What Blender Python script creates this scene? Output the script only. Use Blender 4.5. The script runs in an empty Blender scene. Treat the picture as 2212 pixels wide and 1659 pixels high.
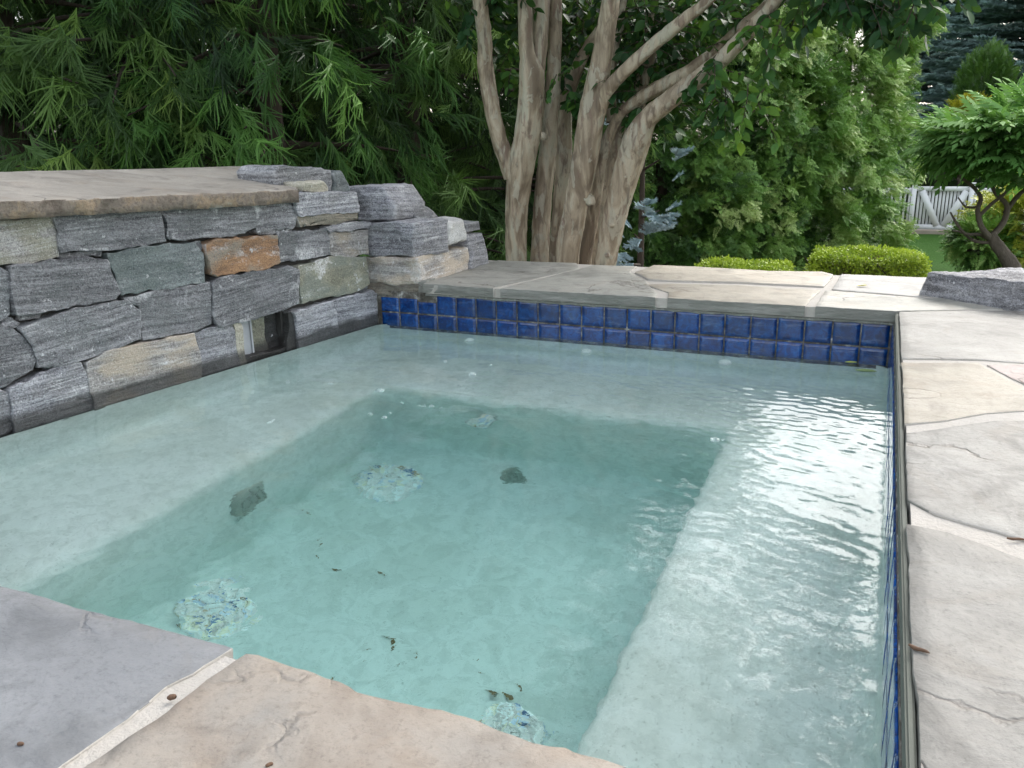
import bpy, bmesh, math, random
import numpy as np
from mathutils import Vector, noise as mn

C = bpy.context.scene.collection
SC = bpy.context.scene
rs = np.random.RandomState(7)
random.seed(7)

# ------------------------------------------------------------------ camera geometry
FPX, IW, IH, CZ = 1790.07, 2212.0, 1659.0, 0.642
def _basis():
    a = np.array([-3100 - IW / 2, -(384 - IH / 2), -FPX]); b = np.array([1925 - IW / 2, -(290 - IH / 2), -FPX])
    Y = b / np.linalg.norm(b); X = -a; X = X - Y * (X @ Y); X /= np.linalg.norm(X)
    return np.array([X, Y, np.cross(X, Y)])
RM = _basis()
CP = np.array([0, 0, CZ])
def ray(x, y):
    v = RM @ np.array([x - IW / 2, -(y - IH / 2), -FPX]); return v / np.linalg.norm(v)
def at_z(x, y, z):
    r = ray(x, y); return CP + r * ((z - CZ) / r[2])
def at_y(x, y, Y):
    r = ray(x, y); return CP + r * (Y / r[1])
def at_x(x, y, X):
    r = ray(x, y); return CP + r * (X / r[0])
WA = np.array([-2.444, 1.577]); WB = np.array([-2.227, 3.392])
WT = (WB - WA) / np.linalg.norm(WB - WA); WN = np.array([WT[1], -WT[0]])   # along the stone wall, and out of it
def at_wall(x, y, off=0.0):
    r = ray(x, y); k = (WA @ WN + off) / (r[:2] @ WN); return CP + r * k

# ------------------------------------------------------------------ scene bookkeeping
def tag(o, label=None, cat=None, group=None, kind=None):
    if label: o['label'] = label
    if cat: o['category'] = cat
    if group: o['group'] = group
    if kind: o['kind'] = kind
    return o
def empty(name, loc=(0, 0, 0)):
    o = bpy.data.objects.new(name, None); C.objects.link(o); o.location = loc
    o.empty_display_size = 0.1
    return o
def link(name, me, mat=None, parent=None, smooth=True):
    me.name = name
    o = bpy.data.objects.new(name, me); C.objects.link(o)
    if mat is not None: me.materials.append(mat)
    if smooth: me.polygons.foreach_set('use_smooth', np.ones(len(me.polygons), bool))
    if parent is not None:
        o.parent = parent
        q, off = parent, Vector((0, 0, 0))             # meshes are written in world coordinates
        while q is not None: off += Vector(q.location); q = q.parent
        o.location = -off
    return o
def npmesh(V, F, rnd=None):
    """V (n,3), F (m,k) with k = 3 or 4"""
    V = np.ascontiguousarray(V, dtype=np.float32); F = np.ascontiguousarray(F, dtype=np.int32)
    me = bpy.data.meshes.new('m'); me.vertices.add(len(V)); me.vertices.foreach_set('co', V.ravel())
    m, k = F.shape
    me.loops.add(m * k); me.loops.foreach_set('vertex_index', F.ravel())
    me.polygons.add(m); me.polygons.foreach_set('loop_start', np.arange(0, m * k, k, dtype=np.int32))
    me.update(calc_edges=True)
    if rnd is not None:
        a = me.attributes.new('rnd', 'FLOAT', 'POINT'); a.data.foreach_set('value', np.ascontiguousarray(rnd, dtype=np.float32))
    return me
def pymesh(V, F):
    me = bpy.data.meshes.new('m'); me.from_pydata([tuple(map(float, v)) for v in V], [], F); me.update(); return me

# ------------------------------------------------------------------ materials
class NT:
    def __init__(s, name):
        s.m = bpy.data.materials.new(name); s.m.use_nodes = True
        s.t = s.m.node_tree; s.t.nodes.clear()
        s.out = s.t.nodes.new('ShaderNodeOutputMaterial'); s._co = None
    def n(s, typ, **kw):
        nd = s.t.nodes.new(typ)
        for k, v in kw.items():
            if isinstance(v, bpy.types.NodeSocket): s.t.links.new(v, nd.inputs[k.replace('_', ' ')])
            elif hasattr(nd, k): setattr(nd, k, v)
            else: nd.inputs[k.replace('_', ' ')].default_value = v
        return nd
    def link(s, a, b): s.t.links.new(a, b)
    def co(s, scale=(1, 1, 1), rot=(0, 0, 0), shift=True):
        if s._co is None:
            s._co = s.n('ShaderNodeTexCoord').outputs['Object']
            oi = s.n('ShaderNodeObjectInfo').outputs['Random']
            v = s.n('ShaderNodeVectorMath', operation='SCALE'); v.inputs[0].default_value = (37, 61, 23); s.link(oi, v.inputs['Scale'])
            ad = s.n('ShaderNodeVectorMath', operation='ADD'); s.link(s._co, ad.inputs[0]); s.link(v.outputs[0], ad.inputs[1])
            s._cs = ad.outputs[0]
        mp = s.n('ShaderNodeMapping'); s.link(s._cs if shift else s._co, mp.inputs[0])
        mp.inputs['Scale'].default_value = scale; mp.inputs['Rotation'].default_value = rot
        return mp.outputs[0]
    def noise(s, scale, detail=4, rough=.55, vec=None, dist=0):
        nd = s.n('ShaderNodeTexNoise', Scale=scale, Detail=detail, Roughness=rough, Distortion=dist)
        s.link(vec if vec is not None else s.co(), nd.inputs['Vector']); return nd.outputs['Fac']
    def noise_warp(s, vec, scale, amt):
        nc = s.n('ShaderNodeTexNoise', Scale=float(scale), Detail=4.0); s.link(vec, nc.inputs['Vector'])
        sc_ = s.n('ShaderNodeVectorMath', operation='SCALE'); s.link(nc.outputs['Color'], sc_.inputs[0]); sc_.inputs['Scale'].default_value = amt
        ad = s.n('ShaderNodeVectorMath', operation='ADD'); s.link(vec, ad.inputs[0]); s.link(sc_.outputs[0], ad.inputs[1]); return ad.outputs[0]
    def voro(s, scale, feature='F1', vec=None, out='Distance'):
        nd = s.n('ShaderNodeTexVoronoi', feature=feature, Scale=scale)
        s.link(vec if vec is not None else s.co(), nd.inputs['Vector']); return nd.outputs[out]
    def ramp(s, fac, stops, interp='LINEAR'):
        nd = s.n('ShaderNodeValToRGB'); s.link(fac, nd.inputs[0]); cr = nd.color_ramp; cr.interpolation = interp
        while len(cr.elements) < len(stops): cr.elements.new(.5)
        for e, (p, c) in zip(cr.elements, stops):
            e.position = p; e.color = (c, c, c, 1) if isinstance(c, (int, float)) else (*c, 1)
        return nd.outputs[0]
    def mix(s, fac, a, b, mode='MIX'):
        nd = s.n('ShaderNodeMix', data_type='RGBA', blend_type=mode)
        for k, v in ((0, fac), (6, a), (7, b)):
            if isinstance(v, bpy.types.NodeSocket): s.link(v, nd.inputs[k])
            else: nd.inputs[k].default_value = v if k == 0 else ((*v, 1) if not isinstance(v, (int, float)) else (v, v, v, 1))
        return nd.outputs[2]
    def math(s, op, a, b=0.0, c=None, clamp=False):
        nd = s.n('ShaderNodeMath', operation=op); nd.use_clamp = clamp
        for k, v in ((0, a), (1, b), (2, c)):
            if v is None: continue
            if isinstance(v, bpy.types.NodeSocket): s.link(v, nd.inputs[k])
            else: nd.inputs[k].default_value = v
        return nd.outputs[0]
    def bump(s, h, dist=.01, strength=1.0, normal=None):
        nd = s.n('ShaderNodeBump', Strength=strength, Distance=dist); s.link(h, nd.inputs['Height'])
        if normal is not None: s.link(normal, nd.inputs['Normal'])
        return nd.outputs[0]
    def bsdf(s, color, rough=.6, normal=None, **kw):
        b = s.n('ShaderNodeBsdfPrincipled')
        for k, v in (('Base Color', color), ('Roughness', rough), ('Normal', normal)):
            if v is None: continue
            if isinstance(v, bpy.types.NodeSocket): s.link(v, b.inputs[k])
            else: b.inputs[k].default_value = (*v, 1) if isinstance(v, tuple) else v
        for k, v in kw.items(): b.inputs[k.replace('_', ' ')].default_value = v
        return b
    def done(s, b, disp=None):
        s.link(b.outputs[0], s.out.inputs['Surface']); return s.m

def flat(name, col, rough=.6, **kw):
    t = NT(name); v = t.noise(9, 5); c = t.mix(v, tuple(x * .75 for x in col), tuple(min(1, x * 1.25) for x in col))
    return t.done(t.bsdf(c, rough, t.bump(t.noise(60, 4), .002, .5), **kw))

def wallstone(name, dark, light, patch, patch_amt=.5, white_amt=.5, lam=1.0, tilt=0.0, white=(.62, .62, .63), blotch=.5):
    t = NT(name)
    ob = t.n('ShaderNodeObjectInfo').outputs['Random']
    tl = t.math('MULTIPLY_ADD', ob, .18, -.09)                       # each block lies with its own bedding tilt
    rt = t.n('ShaderNodeVectorRotate', rotation_type='X_AXIS'); t.co(); t.link(t._cs, rt.inputs['Vector']); t.link(tl, rt.inputs['Angle'])
    def mp(sc):
        m = t.n('ShaderNodeMapping'); t.link(rt.outputs[0], m.inputs[0]); m.inputs['Scale'].default_value = sc; return m.outputs[0]
    a = t.noise(1.5, 7, .66, mp((2.2, 2.2, 40 * lam)), .35)
    b = t.noise(4, 6, .68, mp((1.4, 1.4, 22 * lam)), .3)
    big = t.noise(5, 4, .5, mp((1, 1, 2.2)), .4)
    fib = t.noise(62, 4, .75, mp((1, 1, 1.8)))
    fine = t.noise(170, 3, .75)
    v = t.math('ADD', t.math('MULTIPLY', a, .50), t.math('ADD', t.math('MULTIPLY', fib, .32), t.math('MULTIPLY', fine, .18)))
    c = t.ramp(v, [(.41, dark), (.49, tuple(x * .55 + y * .45 for x, y in zip(dark, light))), (.58, light)])
    c = t.mix(t.ramp(big, [(.46, 0.0), (.60, patch_amt)]), c, patch)
    # pale crust: laminar streaks broken by grain, blotches and flecks
    wm = t.math('MULTIPLY', t.ramp(b, [(.53, 0.0), (.62, 1.0)]), t.ramp(t.noise(6, 5, .65), [(.42, 0.0), (.60, 1.0)]))
    gr = t.ramp(t.noise(85, 3, .7), [(.40, .25), (.58, 1.0)])
    bl = t.math('MULTIPLY', t.ramp(t.noise(6.0, 5, .65), [(.59, 0.0), (.65, blotch)]), gr)
    fl = t.ramp(t.noise(34, 3, .6), [(.67, 0.0), (.70, .75)])
    wm = t.math('MAXIMUM', t.math('MULTIPLY', t.math('MULTIPLY', wm, gr), white_amt), t.math('MAXIMUM', bl, fl))
    c = t.mix(wm, c, white)
    c = t.mix(t.ramp(fine, [(.32, .6), (.46, 0.0)]), c, tuple(x * .35 for x in dark))
    c = t.mix(t.ramp(t.noise(260, 2, .6), [(.60, 0.0), (.70, .55)]), c, tuple(min(1, x * 2.0) for x in light))
    br = t.math('MULTIPLY_ADD', t.math('FRACT', t.math('MULTIPLY', ob, 7.3)), .45, .85)
    c = t.mix(1.0, c, t.n('ShaderNodeCombineColor', Red=br, Green=br, Blue=br).outputs[0], 'MULTIPLY')
    geo = t.n('ShaderNodeNewGeometry')
    sep = t.n('ShaderNodeSeparateXYZ'); t.link(geo.outputs['Position'], sep.inputs[0])
    h = t.math('ADD', sep.outputs['Z'], t.math('MULTIPLY', t.noise(9, 5), .05))
    wet = t.ramp(t.math('MULTIPLY_ADD', h, 8.0, 1.42), [(.30, .85), (.50, 0.0)])
    edge = t.math('MULTIPLY', t.ramp(geo.outputs['Pointiness'], [(.53, 0.0), (.60, 1.0)]), t.ramp(t.noise(20, 5, .7), [(.45, 0.0), (.56, 1.0)]))
    c = t.mix(t.math('MULTIPLY', t.math('MULTIPLY', edge, .8), t.math('SUBTRACT', 1.0, wet)), c, white)
    c = t.mix(wet, c, (.032, .030, .028))
    hgt = t.math('ADD', t.math('MULTIPLY', a, .5), t.math('ADD', t.math('MULTIPLY', fib, .3), t.math('MULTIPLY', fine, .15)))
    st = t.math('SNAP', t.noise(3.2, 4, .55, mp((1, 1, 2.0)), .5), .09)
    n1 = t.bump(st, .022, .8)
    n2 = t.bump(hgt, .018, 1.0, n1)
    return t.done(t.bsdf(c, t.ramp(wet, [(0, .72), (1, .35)]), n2))

def flagstone(name, ca, cb, cc, crack=.7, dirt=(.16, .14, .12)):
    t = NT(name)
    ob = t.n('ShaderNodeObjectInfo').outputs['Random']
    big = t.noise(2.4, 5, .55, None, .6); md = t.noise(8, 6, .6, None, .8); streak = t.noise(3.0, 7, .62, t.co((1, 1.35, 1), (0, 0, .5)), 1.0)
    c = t.ramp(t.math('ADD', t.math('MULTIPLY', big, .5), t.math('MULTIPLY', streak, .5)), [(.36, ca), (.5, cb), (.64, cc)])
    c = t.mix(t.ramp(md, [(.50, 0.0), (.66, .55)]), c, tuple(x * .62 for x in ca))
    c = t.mix(t.ramp(t.noise(4.2, 6, .65, t.co((1, 1, 1), (0, 0, 1.1)), 1.0), [(.54, 0.0), (.66, .22)]), c, (ca[0] * 1.15, ca[1] * .92, ca[2] * .70))
    c = t.mix(t.ramp(t.noise(70, 5, .75), [(.54, 0.0), (.68, .35)]), c, tuple(x * .55 for x in ca))
    c = t.mix(t.ramp(t.noise(150, 3, .7), [(.3, .3), (.45, 0.0)]), c, tuple(x * .5 for x in ca))
    # cleft layers: terraced noise
    lay = t.noise(2.6, 5, .5, t.co((1, 1.25, 1), (0, 0, .5)), 1.1)
    st = t.math('SNAP', lay, .05)
    sm = t.math('ADD', t.math('MULTIPLY', st, .6), t.math('MULTIPLY', lay, .4))
    # hair cracks
    wv = t.n('ShaderNodeVectorMath', operation='ADD'); t.link(t.co((.9, 2.2, 1), (0, 0, .45)), wv.inputs[0])
    nc = t.n('ShaderNodeTexNoise', Scale=4.0, Detail=6.0); t.link(t.co(), nc.inputs['Vector'])
    sc_ = t.n('ShaderNodeVectorMath', operation='SCALE'); t.link(nc.outputs['Color'], sc_.inputs[0]); sc_.inputs['Scale'].default_value = .5
    t.link(sc_.outputs[0], wv.inputs[1])
    vd = t.voro(1.7, 'DISTANCE_TO_EDGE', wv.outputs[0])
    cm = t.math('MULTIPLY', t.ramp(vd, [(0.0, 1.0), (.014, 0.0)]), t.ramp(t.noise(2.6, 3), [(.50, 0.0), (.58, 1.0)]))
    c = t.mix(t.math('MULTIPLY', cm, crack), c, dirt)
    br = t.math('MULTIPLY_ADD', ob, .2, .9)
    c = t.mix(1.0, c, t.n('ShaderNodeCombineColor', Red=br, Green=br, Blue=br).outputs[0], 'MULTIPLY')
    n1 = t.bump(sm, .040, .8)
    n2 = t.bump(t.math('ADD', t.math('MULTIPLY', t.noise(30, 7, .72), .9), t.math('MULTIPLY', cm, -1.0)), .004, .8, n1)
    return t.done(t.bsdf(c, .62, n2))

def leafmat(name, cols, rough=.5, transl=.25, spec=.4):
    t = NT(name)
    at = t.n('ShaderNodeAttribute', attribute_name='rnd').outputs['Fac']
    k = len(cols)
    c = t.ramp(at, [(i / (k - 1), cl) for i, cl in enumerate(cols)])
    b = t.bsdf(c, rough); b.inputs['Specular IOR Level'].default_value = spec
    tr = t.n('ShaderNodeBsdfTranslucent'); t.link(t.mix(.5, c, (.12, .22, .02)), tr.inputs['Color'])
    mx = t.n('ShaderNodeMixShader', Fac=transl); t.link(b.outputs[0], mx.inputs[1]); t.link(tr.outputs[0], mx.inputs[2])
    t.link(mx.outputs[0], t.out.inputs['Surface']); return t.m

M_grey = wallstone('grey_stone', (.065, .065, .072), (.30, .302, .315), (.13, .14, .14), .45, .75, blotch=.9)
M_blue = wallstone('blue_grey_stone', (.08, .096, .10), (.25, .28, .28), (.14, .17, .16), .6, .45, lam=.45, blotch=.5)
M_band = wallstone('banded_stone', (.075, .075, .088), (.44, .44, .47), (.20, .20, .20), .5, 1.0, lam=1.3)
M_warm = wallstone('warm_banded_stone', (.15, .14, .135), (.46, .44, .42), (.44, .37, .29), .9, .95, lam=1.0)
M_orange = wallstone('rusty_stone', (.18, .105, .065), (.45, .255, .13), (.27, .25, .21), .85, .9, lam=.25, blotch=1.0)
M_olive = wallstone('olive_stone', (.13, .128, .095), (.32, .31, .235), (.16, .18, .155), .8, .6, lam=.2, blotch=.8)
M_brown = wallstone('brown_stone', (.13, .115, .09), (.28, .25, .20), (.13, .125, .10), .5, .15, lam=.8, blotch=.1)
M_moss = wallstone('mossy_banded_stone', (.13, .12, .12), (.38, .37, .35), (.23, .22, .15), .6, .5, lam=1.3, blotch=.2)
M_tanrock = wallstone('tan_stone', (.28, .26, .20), (.50, .47, .39), (.40, .38, .31), .5, .2, lam=.6, blotch=.2)
M_white = wallstone('white_stone', (.33, .33, .32), (.62, .62, .61), (.42, .40, .38), .5, .7, lam=.3)
M_black = wallstone('black_stone', (.012, .012, .012), (.05, .05, .05), (.03, .03, .025), .5, .05, lam=.3, blotch=0)
M_boulder = wallstone('boulder_stone', (.045, .045, .052), (.34, .34, .36), (.12, .12, .125), .5, .8, lam=.5)
M_core = flat('mortar_core', (.05, .048, .045), .9)

F_tan = flagstone('tan_flagstone', (.23, .20, .155), (.30, .27, .215), (.355, .32, .265))
F_sand = flagstone('sand_flagstone', (.29, .26, .21), (.39, .35, .285), (.47, .42, .34))
F_grey = flagstone('grey_flagstone', (.27, .265, .25), (.34, .33, .31), (.40, .39, .37), crack=.5)
F_light = flagstone('pale_flagstone', (.145, .137, .122), (.235, .226, .205), (.305, .295, .27), crack=.9)
F_green = flagstone('grey_green_flagstone', (.27, .265, .235), (.36, .35, .31), (.45, .425, .38), crack=.8)
F_pink = flagstone('pink_flagstone', (.26, .20, .18), (.33, .26, .235), (.37, .31, .29))
F_blue = flagstone('blue_flagstone', (.155, .16, .165), (.20, .205, .212), (.255, .26, .265), crack=.12)
F_rose = flagstone('rose_tan_flagstone', (.225, .185, .15), (.325, .285, .24), (.275, .26, .235), crack=.45)
F_cap = flagstone('cap_flagstone', (.26, .235, .20), (.34, .305, .26), (.40, .365, .315), crack=.8, dirt=(.10, .09, .085))
t = NT('pale_mortar')
c = t.mix(t.noise(30, 5, .7), (.36, .335, .30), (.52, .49, .45)); c = t.mix(t.ramp(t.noise(6, 4), [(.45, 0.0), (.7, .5)]), c, (.42, .38, .33))
M_mortar = t.done(t.bsdf(c, .85, t.bump(t.noise(90, 5, .7), .005, .9)))
t = NT('rough_edge_mortar')
c = t.mix(t.noise(14, 6, .65), (.17, .18, .15), (.40, .39, .36)); c = t.mix(t.ramp(t.noise(40, 4, .7), [(.55, 0.0), (.68, .7)]), c, (.6, .6, .58))
M_edge = t.done(t.bsdf(c, .8, t.bump(t.noise(50, 6, .7), .012, 1.0)))

t = NT('flagstone_side'); c = t.ramp(t.noise(5, 6, .65, t.co((1, 1, 7))), [(.35, (.20, .205, .18)), (.52, (.27, .27, .24)), (.68, (.36, .35, .32))])
M_flagside = t.done(t.bsdf(c, .8, t.bump(t.noise(12, 6, .7, t.co((1, 1, 5))), .02, 1.0)))
# ------------------------------------------------------------------ shapes
def densify(poly, step, jit, seed):
    out = []
    n = len(poly)
    for i in range(n):
        a = np.array(poly[i]); b = np.array(poly[(i + 1) % n]); L = np.linalg.norm(b - a); k = max(1, int(L / step))
        for j in range(k):
            p = a + (b - a) * j / k
            q = Vector((p[0] * 9 + seed, p[1] * 9, seed * 1.7)); q2 = Vector((p[0] * 34 + seed, p[1] * 34, seed))
            f = 0.35 if j == 0 else 1
            out.append(p + f * jit * np.array([mn.noise(q) + .5 * mn.noise(q2), mn.noise(q + Vector((5, 9, 2))) + .5 * mn.noise(q2 + Vector((3, 1, 7)))]))
    return np.array(out)

def slab(name, poly, O, U, Vv, N, thick, mat, parent=None, step=.02, jit=.01, bevel=.010, amp=.006, freq=9, seed=0, dome=0.0, facet=0.0, side_amp=.004, grow=0.0, rings=(.9, .78, .66, .54, .42, .3, .18, .08)):
    """prism with a cleft, irregular face: poly is 2-D in the frame O,U,V; N is the outward normal"""
    O, U, Vv, N = map(np.array, (O, U, Vv, N))
    P = densify(poly, step, jit, seed); n = len(P); c = P.mean(0)
    area2 = sum(P[i][0] * P[(i + 1) % n][1] - P[(i + 1) % n][0] * P[i][1] for i in range(n))
    if area2 < 0: P = P[::-1]
    d = P - c; L = np.linalg.norm(d, axis=1, keepdims=True)
    lay = []
    P = P + d / L * grow; d = P - c; L = np.linalg.norm(d, axis=1, keepdims=True)
    K = max(2, int(thick / max(step, .02)))
    for i in range(K): lay.append((P, -thick + (thick - bevel) * i / K, 1))
    lay.append((P, -bevel, 1)); lay.append((P - d / L * bevel * .35, -bevel * .35, .6)); lay.append((P - d / L * bevel, 0, .3))
    P1 = P - d / L * bevel
    for s in rings: lay.append((c + (P1 - c) * s, 0, 0))
    V = []
    for li, (Q, h, side) in enumerate(lay):
        for p in Q:
            w = O + U * p[0] + Vv * p[1]; v3 = Vector(w) * freq + Vector((seed * 3.1, seed, 0))
            e = amp * (mn.fractal(v3, .9, 2.1, 5))
            if facet:
                dd, _ = mn.voronoi(Vector(w) * 7 + Vector((seed, 0, seed)))
                e += facet * (dd[0] - .4)
            hh = h + (0 if h < -bevel * 2 else e)
            if dome: 
                r = np.linalg.norm(p - c) / L.max(); hh += dome * (1 - r * r)
            w = w + N * hh
            if side:
                s3 = Vector(w) * 28 + Vector((seed, 3, 1)); w = w + side * side_amp * (U * mn.noise(s3) + Vv * mn.noise(s3 + Vector((4, 4, 4))))
            V.append(w)
    F = []
    for li in range(len(lay) - 1):
        for i in range(n):
            j = (i + 1) % n; F.append((li * n + i, li * n + j, (li + 1) * n + j, (li + 1) * n + i))
    ctr = np.mean(V[-n:], axis=0); V.append(ctr); k = len(V) - 1; b = (len(lay) - 1) * n
    for i in range(n): F.append((b + i, b + (i + 1) % n, k))
    F.append(tuple(range(n - 1, -1, -1)))
    if np.dot(np.cross(U, Vv), N) < 0: F = [f[::-1] for f in F]
    return link(name, pymesh(V, F), mat, parent)

def rock(name, cs, mat, parent=None, n=16, amp=.012, freq=8, seed=0, rnd=.12):
    """irregular hewn block from 8 corners (bottom 4 anticlockwise, top 4)"""
    bm = bmesh.new(); bmesh.ops.create_cube(bm, size=2)
    bmesh.ops.subdivide_edges(bm, edges=bm.edges[:], cuts=n, use_grid_fill=True)
    cs = [np.array(c, float) for c in cs]; mid = sum(cs) / 8; size = np.linalg.norm(cs[0] - cs[6])
    for v in bm.verts:
        x, y, z = v.co
        m = sorted([abs(x), abs(y), abs(z)])[1]          # rounding of the arrises
        r = 1 - rnd * max(0, m - .82) / .18 * .35
        a, b, h = (x * r + 1) / 2, (y * r + 1) / 2, (z * r + 1) / 2
        lo = (cs[0] * (1 - a) + cs[1] * a) * (1 - b) + (cs[3] * (1 - a) + cs[2] * a) * b
        hi = (cs[4] * (1 - a) + cs[5] * a) * (1 - b) + (cs[7] * (1 - a) + cs[6] * a) * b
        w = lo * (1 - h) + hi * h
        q = Vector(w) * freq + Vector((seed * 2.3, seed, 0)); q2 = q * 3.1
        dv = np.array(mn.noise_vector(q)) + .45 * np.array(mn.noise_vector(q2))
        dd, _ = mn.voronoi(Vector(w) * 11 + Vector((seed, seed, 0)))
        out = w - mid; out /= np.linalg.norm(out) + 1e-9
        v.co = Vector(w + amp * dv + out * amp * 1.2 * (dd[0] - .4))
    me = bpy.data.meshes.new(name); bm.to_mesh(me); bm.free()
    return link(name, me, mat, parent)

def box(name, x0, x1, y0, y1, z0, z1, mat, parent=None, bev=.004):
    bm = bmesh.new(); bmesh.ops.create_cube(bm, size=1)
    for v in bm.verts: v.co = Vector(((x0 + x1) / 2 + v.co.x * (x1 - x0), (y0 + y1) / 2 + v.co.y * (y1 - y0), (z0 + z1) / 2 + v.co.z * (z1 - z0)))
    if bev: bmesh.ops.bevel(bm, geom=bm.edges[:], offset=bev, segments=2, affect='EDGES')
    me = bpy.data.meshes.new(name); bm.to_mesh(me); bm.free()
    return link(name, me, mat, parent, smooth=False)

def tube(pts, rad, seg=20, step=.03, rough=.0, flute=0.0, seed=0, cap=True):
    """numpy tube through points (Catmull-Rom), returns V, F quads"""
    P = np.array(pts, float); R = np.array(rad, float)
    out, rr = [], []
    for i in range(len(P) - 1):
        p0 = P[max(i - 1, 0)]; p1 = P[i]; p2 = P[i + 1]; p3 = P[min(i + 2, len(P) - 1)]
        k = max(2, int(np.linalg.norm(p2 - p1) / step))
        for j in range(k):
            t_ = j / k
            out.append(.5 * ((2 * p1) + (-p0 + p2) * t_ + (2 * p0 - 5 * p1 + 4 * p2 - p3) * t_ ** 2 + (-p0 + 3 * p1 - 3 * p2 + p3) * t_ ** 3))
            rr.append(R[i] + (R[i + 1] - R[i]) * t_)
    out.append(P[-1]); rr.append(R[-1]); out = np.array(out); rr = np.array(rr)
    T = np.gradient(out, axis=0); T /= np.linalg.norm(T, axis=1, keepdims=True) + 1e-9
    up = np.array([.13, .97, .2]) if abs(T[0][1]) < .8 else np.array([1., 0, 0])
    V = []; s = 0
    for i in range(len(out)):
        a = np.cross(T[i], up); a /= np.linalg.norm(a); b = np.cross(T[i], a)
        if i: s += np.linalg.norm(out[i] - out[i - 1])
        for j in range(seg):
            th = 2 * math.pi * j / seg; r = rr[i]
            d = a * math.cos(th) + b * math.sin(th)
            if flute: r *= 1 + flute * (mn.noise(Vector((math.cos(th) * 1.6, math.sin(th) * 1.6, s * .9 + seed))) + .5 * mn.noise(Vector((math.cos(th) * 3.6, math.sin(th) * 3.6, s * 2.2 + seed * 2))))
            if rough: r += rough * mn.noise(Vector(out[i] + d * r) * 22 + Vector((seed, 0, 0)))
            V.append(out[i] + d * r)
    F = []
    for i in range(len(out) - 1):
        for j in range(seg):
            k = (j + 1) % seg; F.append((i * seg + j, i * seg + k, (i + 1) * seg + k, (i + 1) * seg + j))
    return np.array(V), F
def tubes(lst):
    VV, FF, o = [], [], 0
    for V, F in lst:
        VV.append(V); FF.append(np.array(F) + o); o += len(V)
    return np.vstack(VV), np.vstack(FF)

def frames(D, Nn, roll=None):
    """rotation matrices whose columns are growth direction, side, normal"""
    D = D / (np.linalg.norm(D, axis=1, keepdims=True) + 1e-9)
    S = np.cross(Nn, D); S /= np.linalg.norm(S, axis=1, keepdims=True) + 1e-9
    U = np.cross(D, S)
    if roll is not None:
        c, s = np.cos(roll)[:, None], np.sin(roll)[:, None]; S, U = S * c + U * s, U * c - S * s
    return np.stack([D, S, U], axis=2)
def scatter(tmpls, loc, mats, scale, rnd, jitter=.0):
    """copies of template meshes baked into one mesh"""
    VV, FF, RR, o = [], [], [], 0
    which = rs.randint(0, len(tmpls), len(loc))
    for k, (tv, tf) in enumerate(tmpls):
        m = which == k
        if not m.any(): continue
        v = np.einsum('nij,vj->nvi', mats[m], tv) * scale[m][:, None, None] + loc[m][:, None, :]
        nv = len(tv); cnt = v.shape[0]
        VV.append(v.reshape(-1, 3)); FF.append((tf[None] + (np.arange(cnt) * nv)[:, None, None] + o).reshape(-1, tf.shape[1])); o += cnt * nv
        RR.append(np.repeat(rnd[m], nv) + (rs.rand(cnt * nv) - .5) * jitter)
    return npmesh(np.vstack(VV), np.vstack(FF), np.clip(np.concatenate(RR), 0, 1))
def unit(v): return v / (np.linalg.norm(v, axis=-1, keepdims=True) + 1e-9)
WZ, BZ, FZ = -.205, -.555, -1.135          # water, bench and floor levels (coping top is 0)

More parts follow.
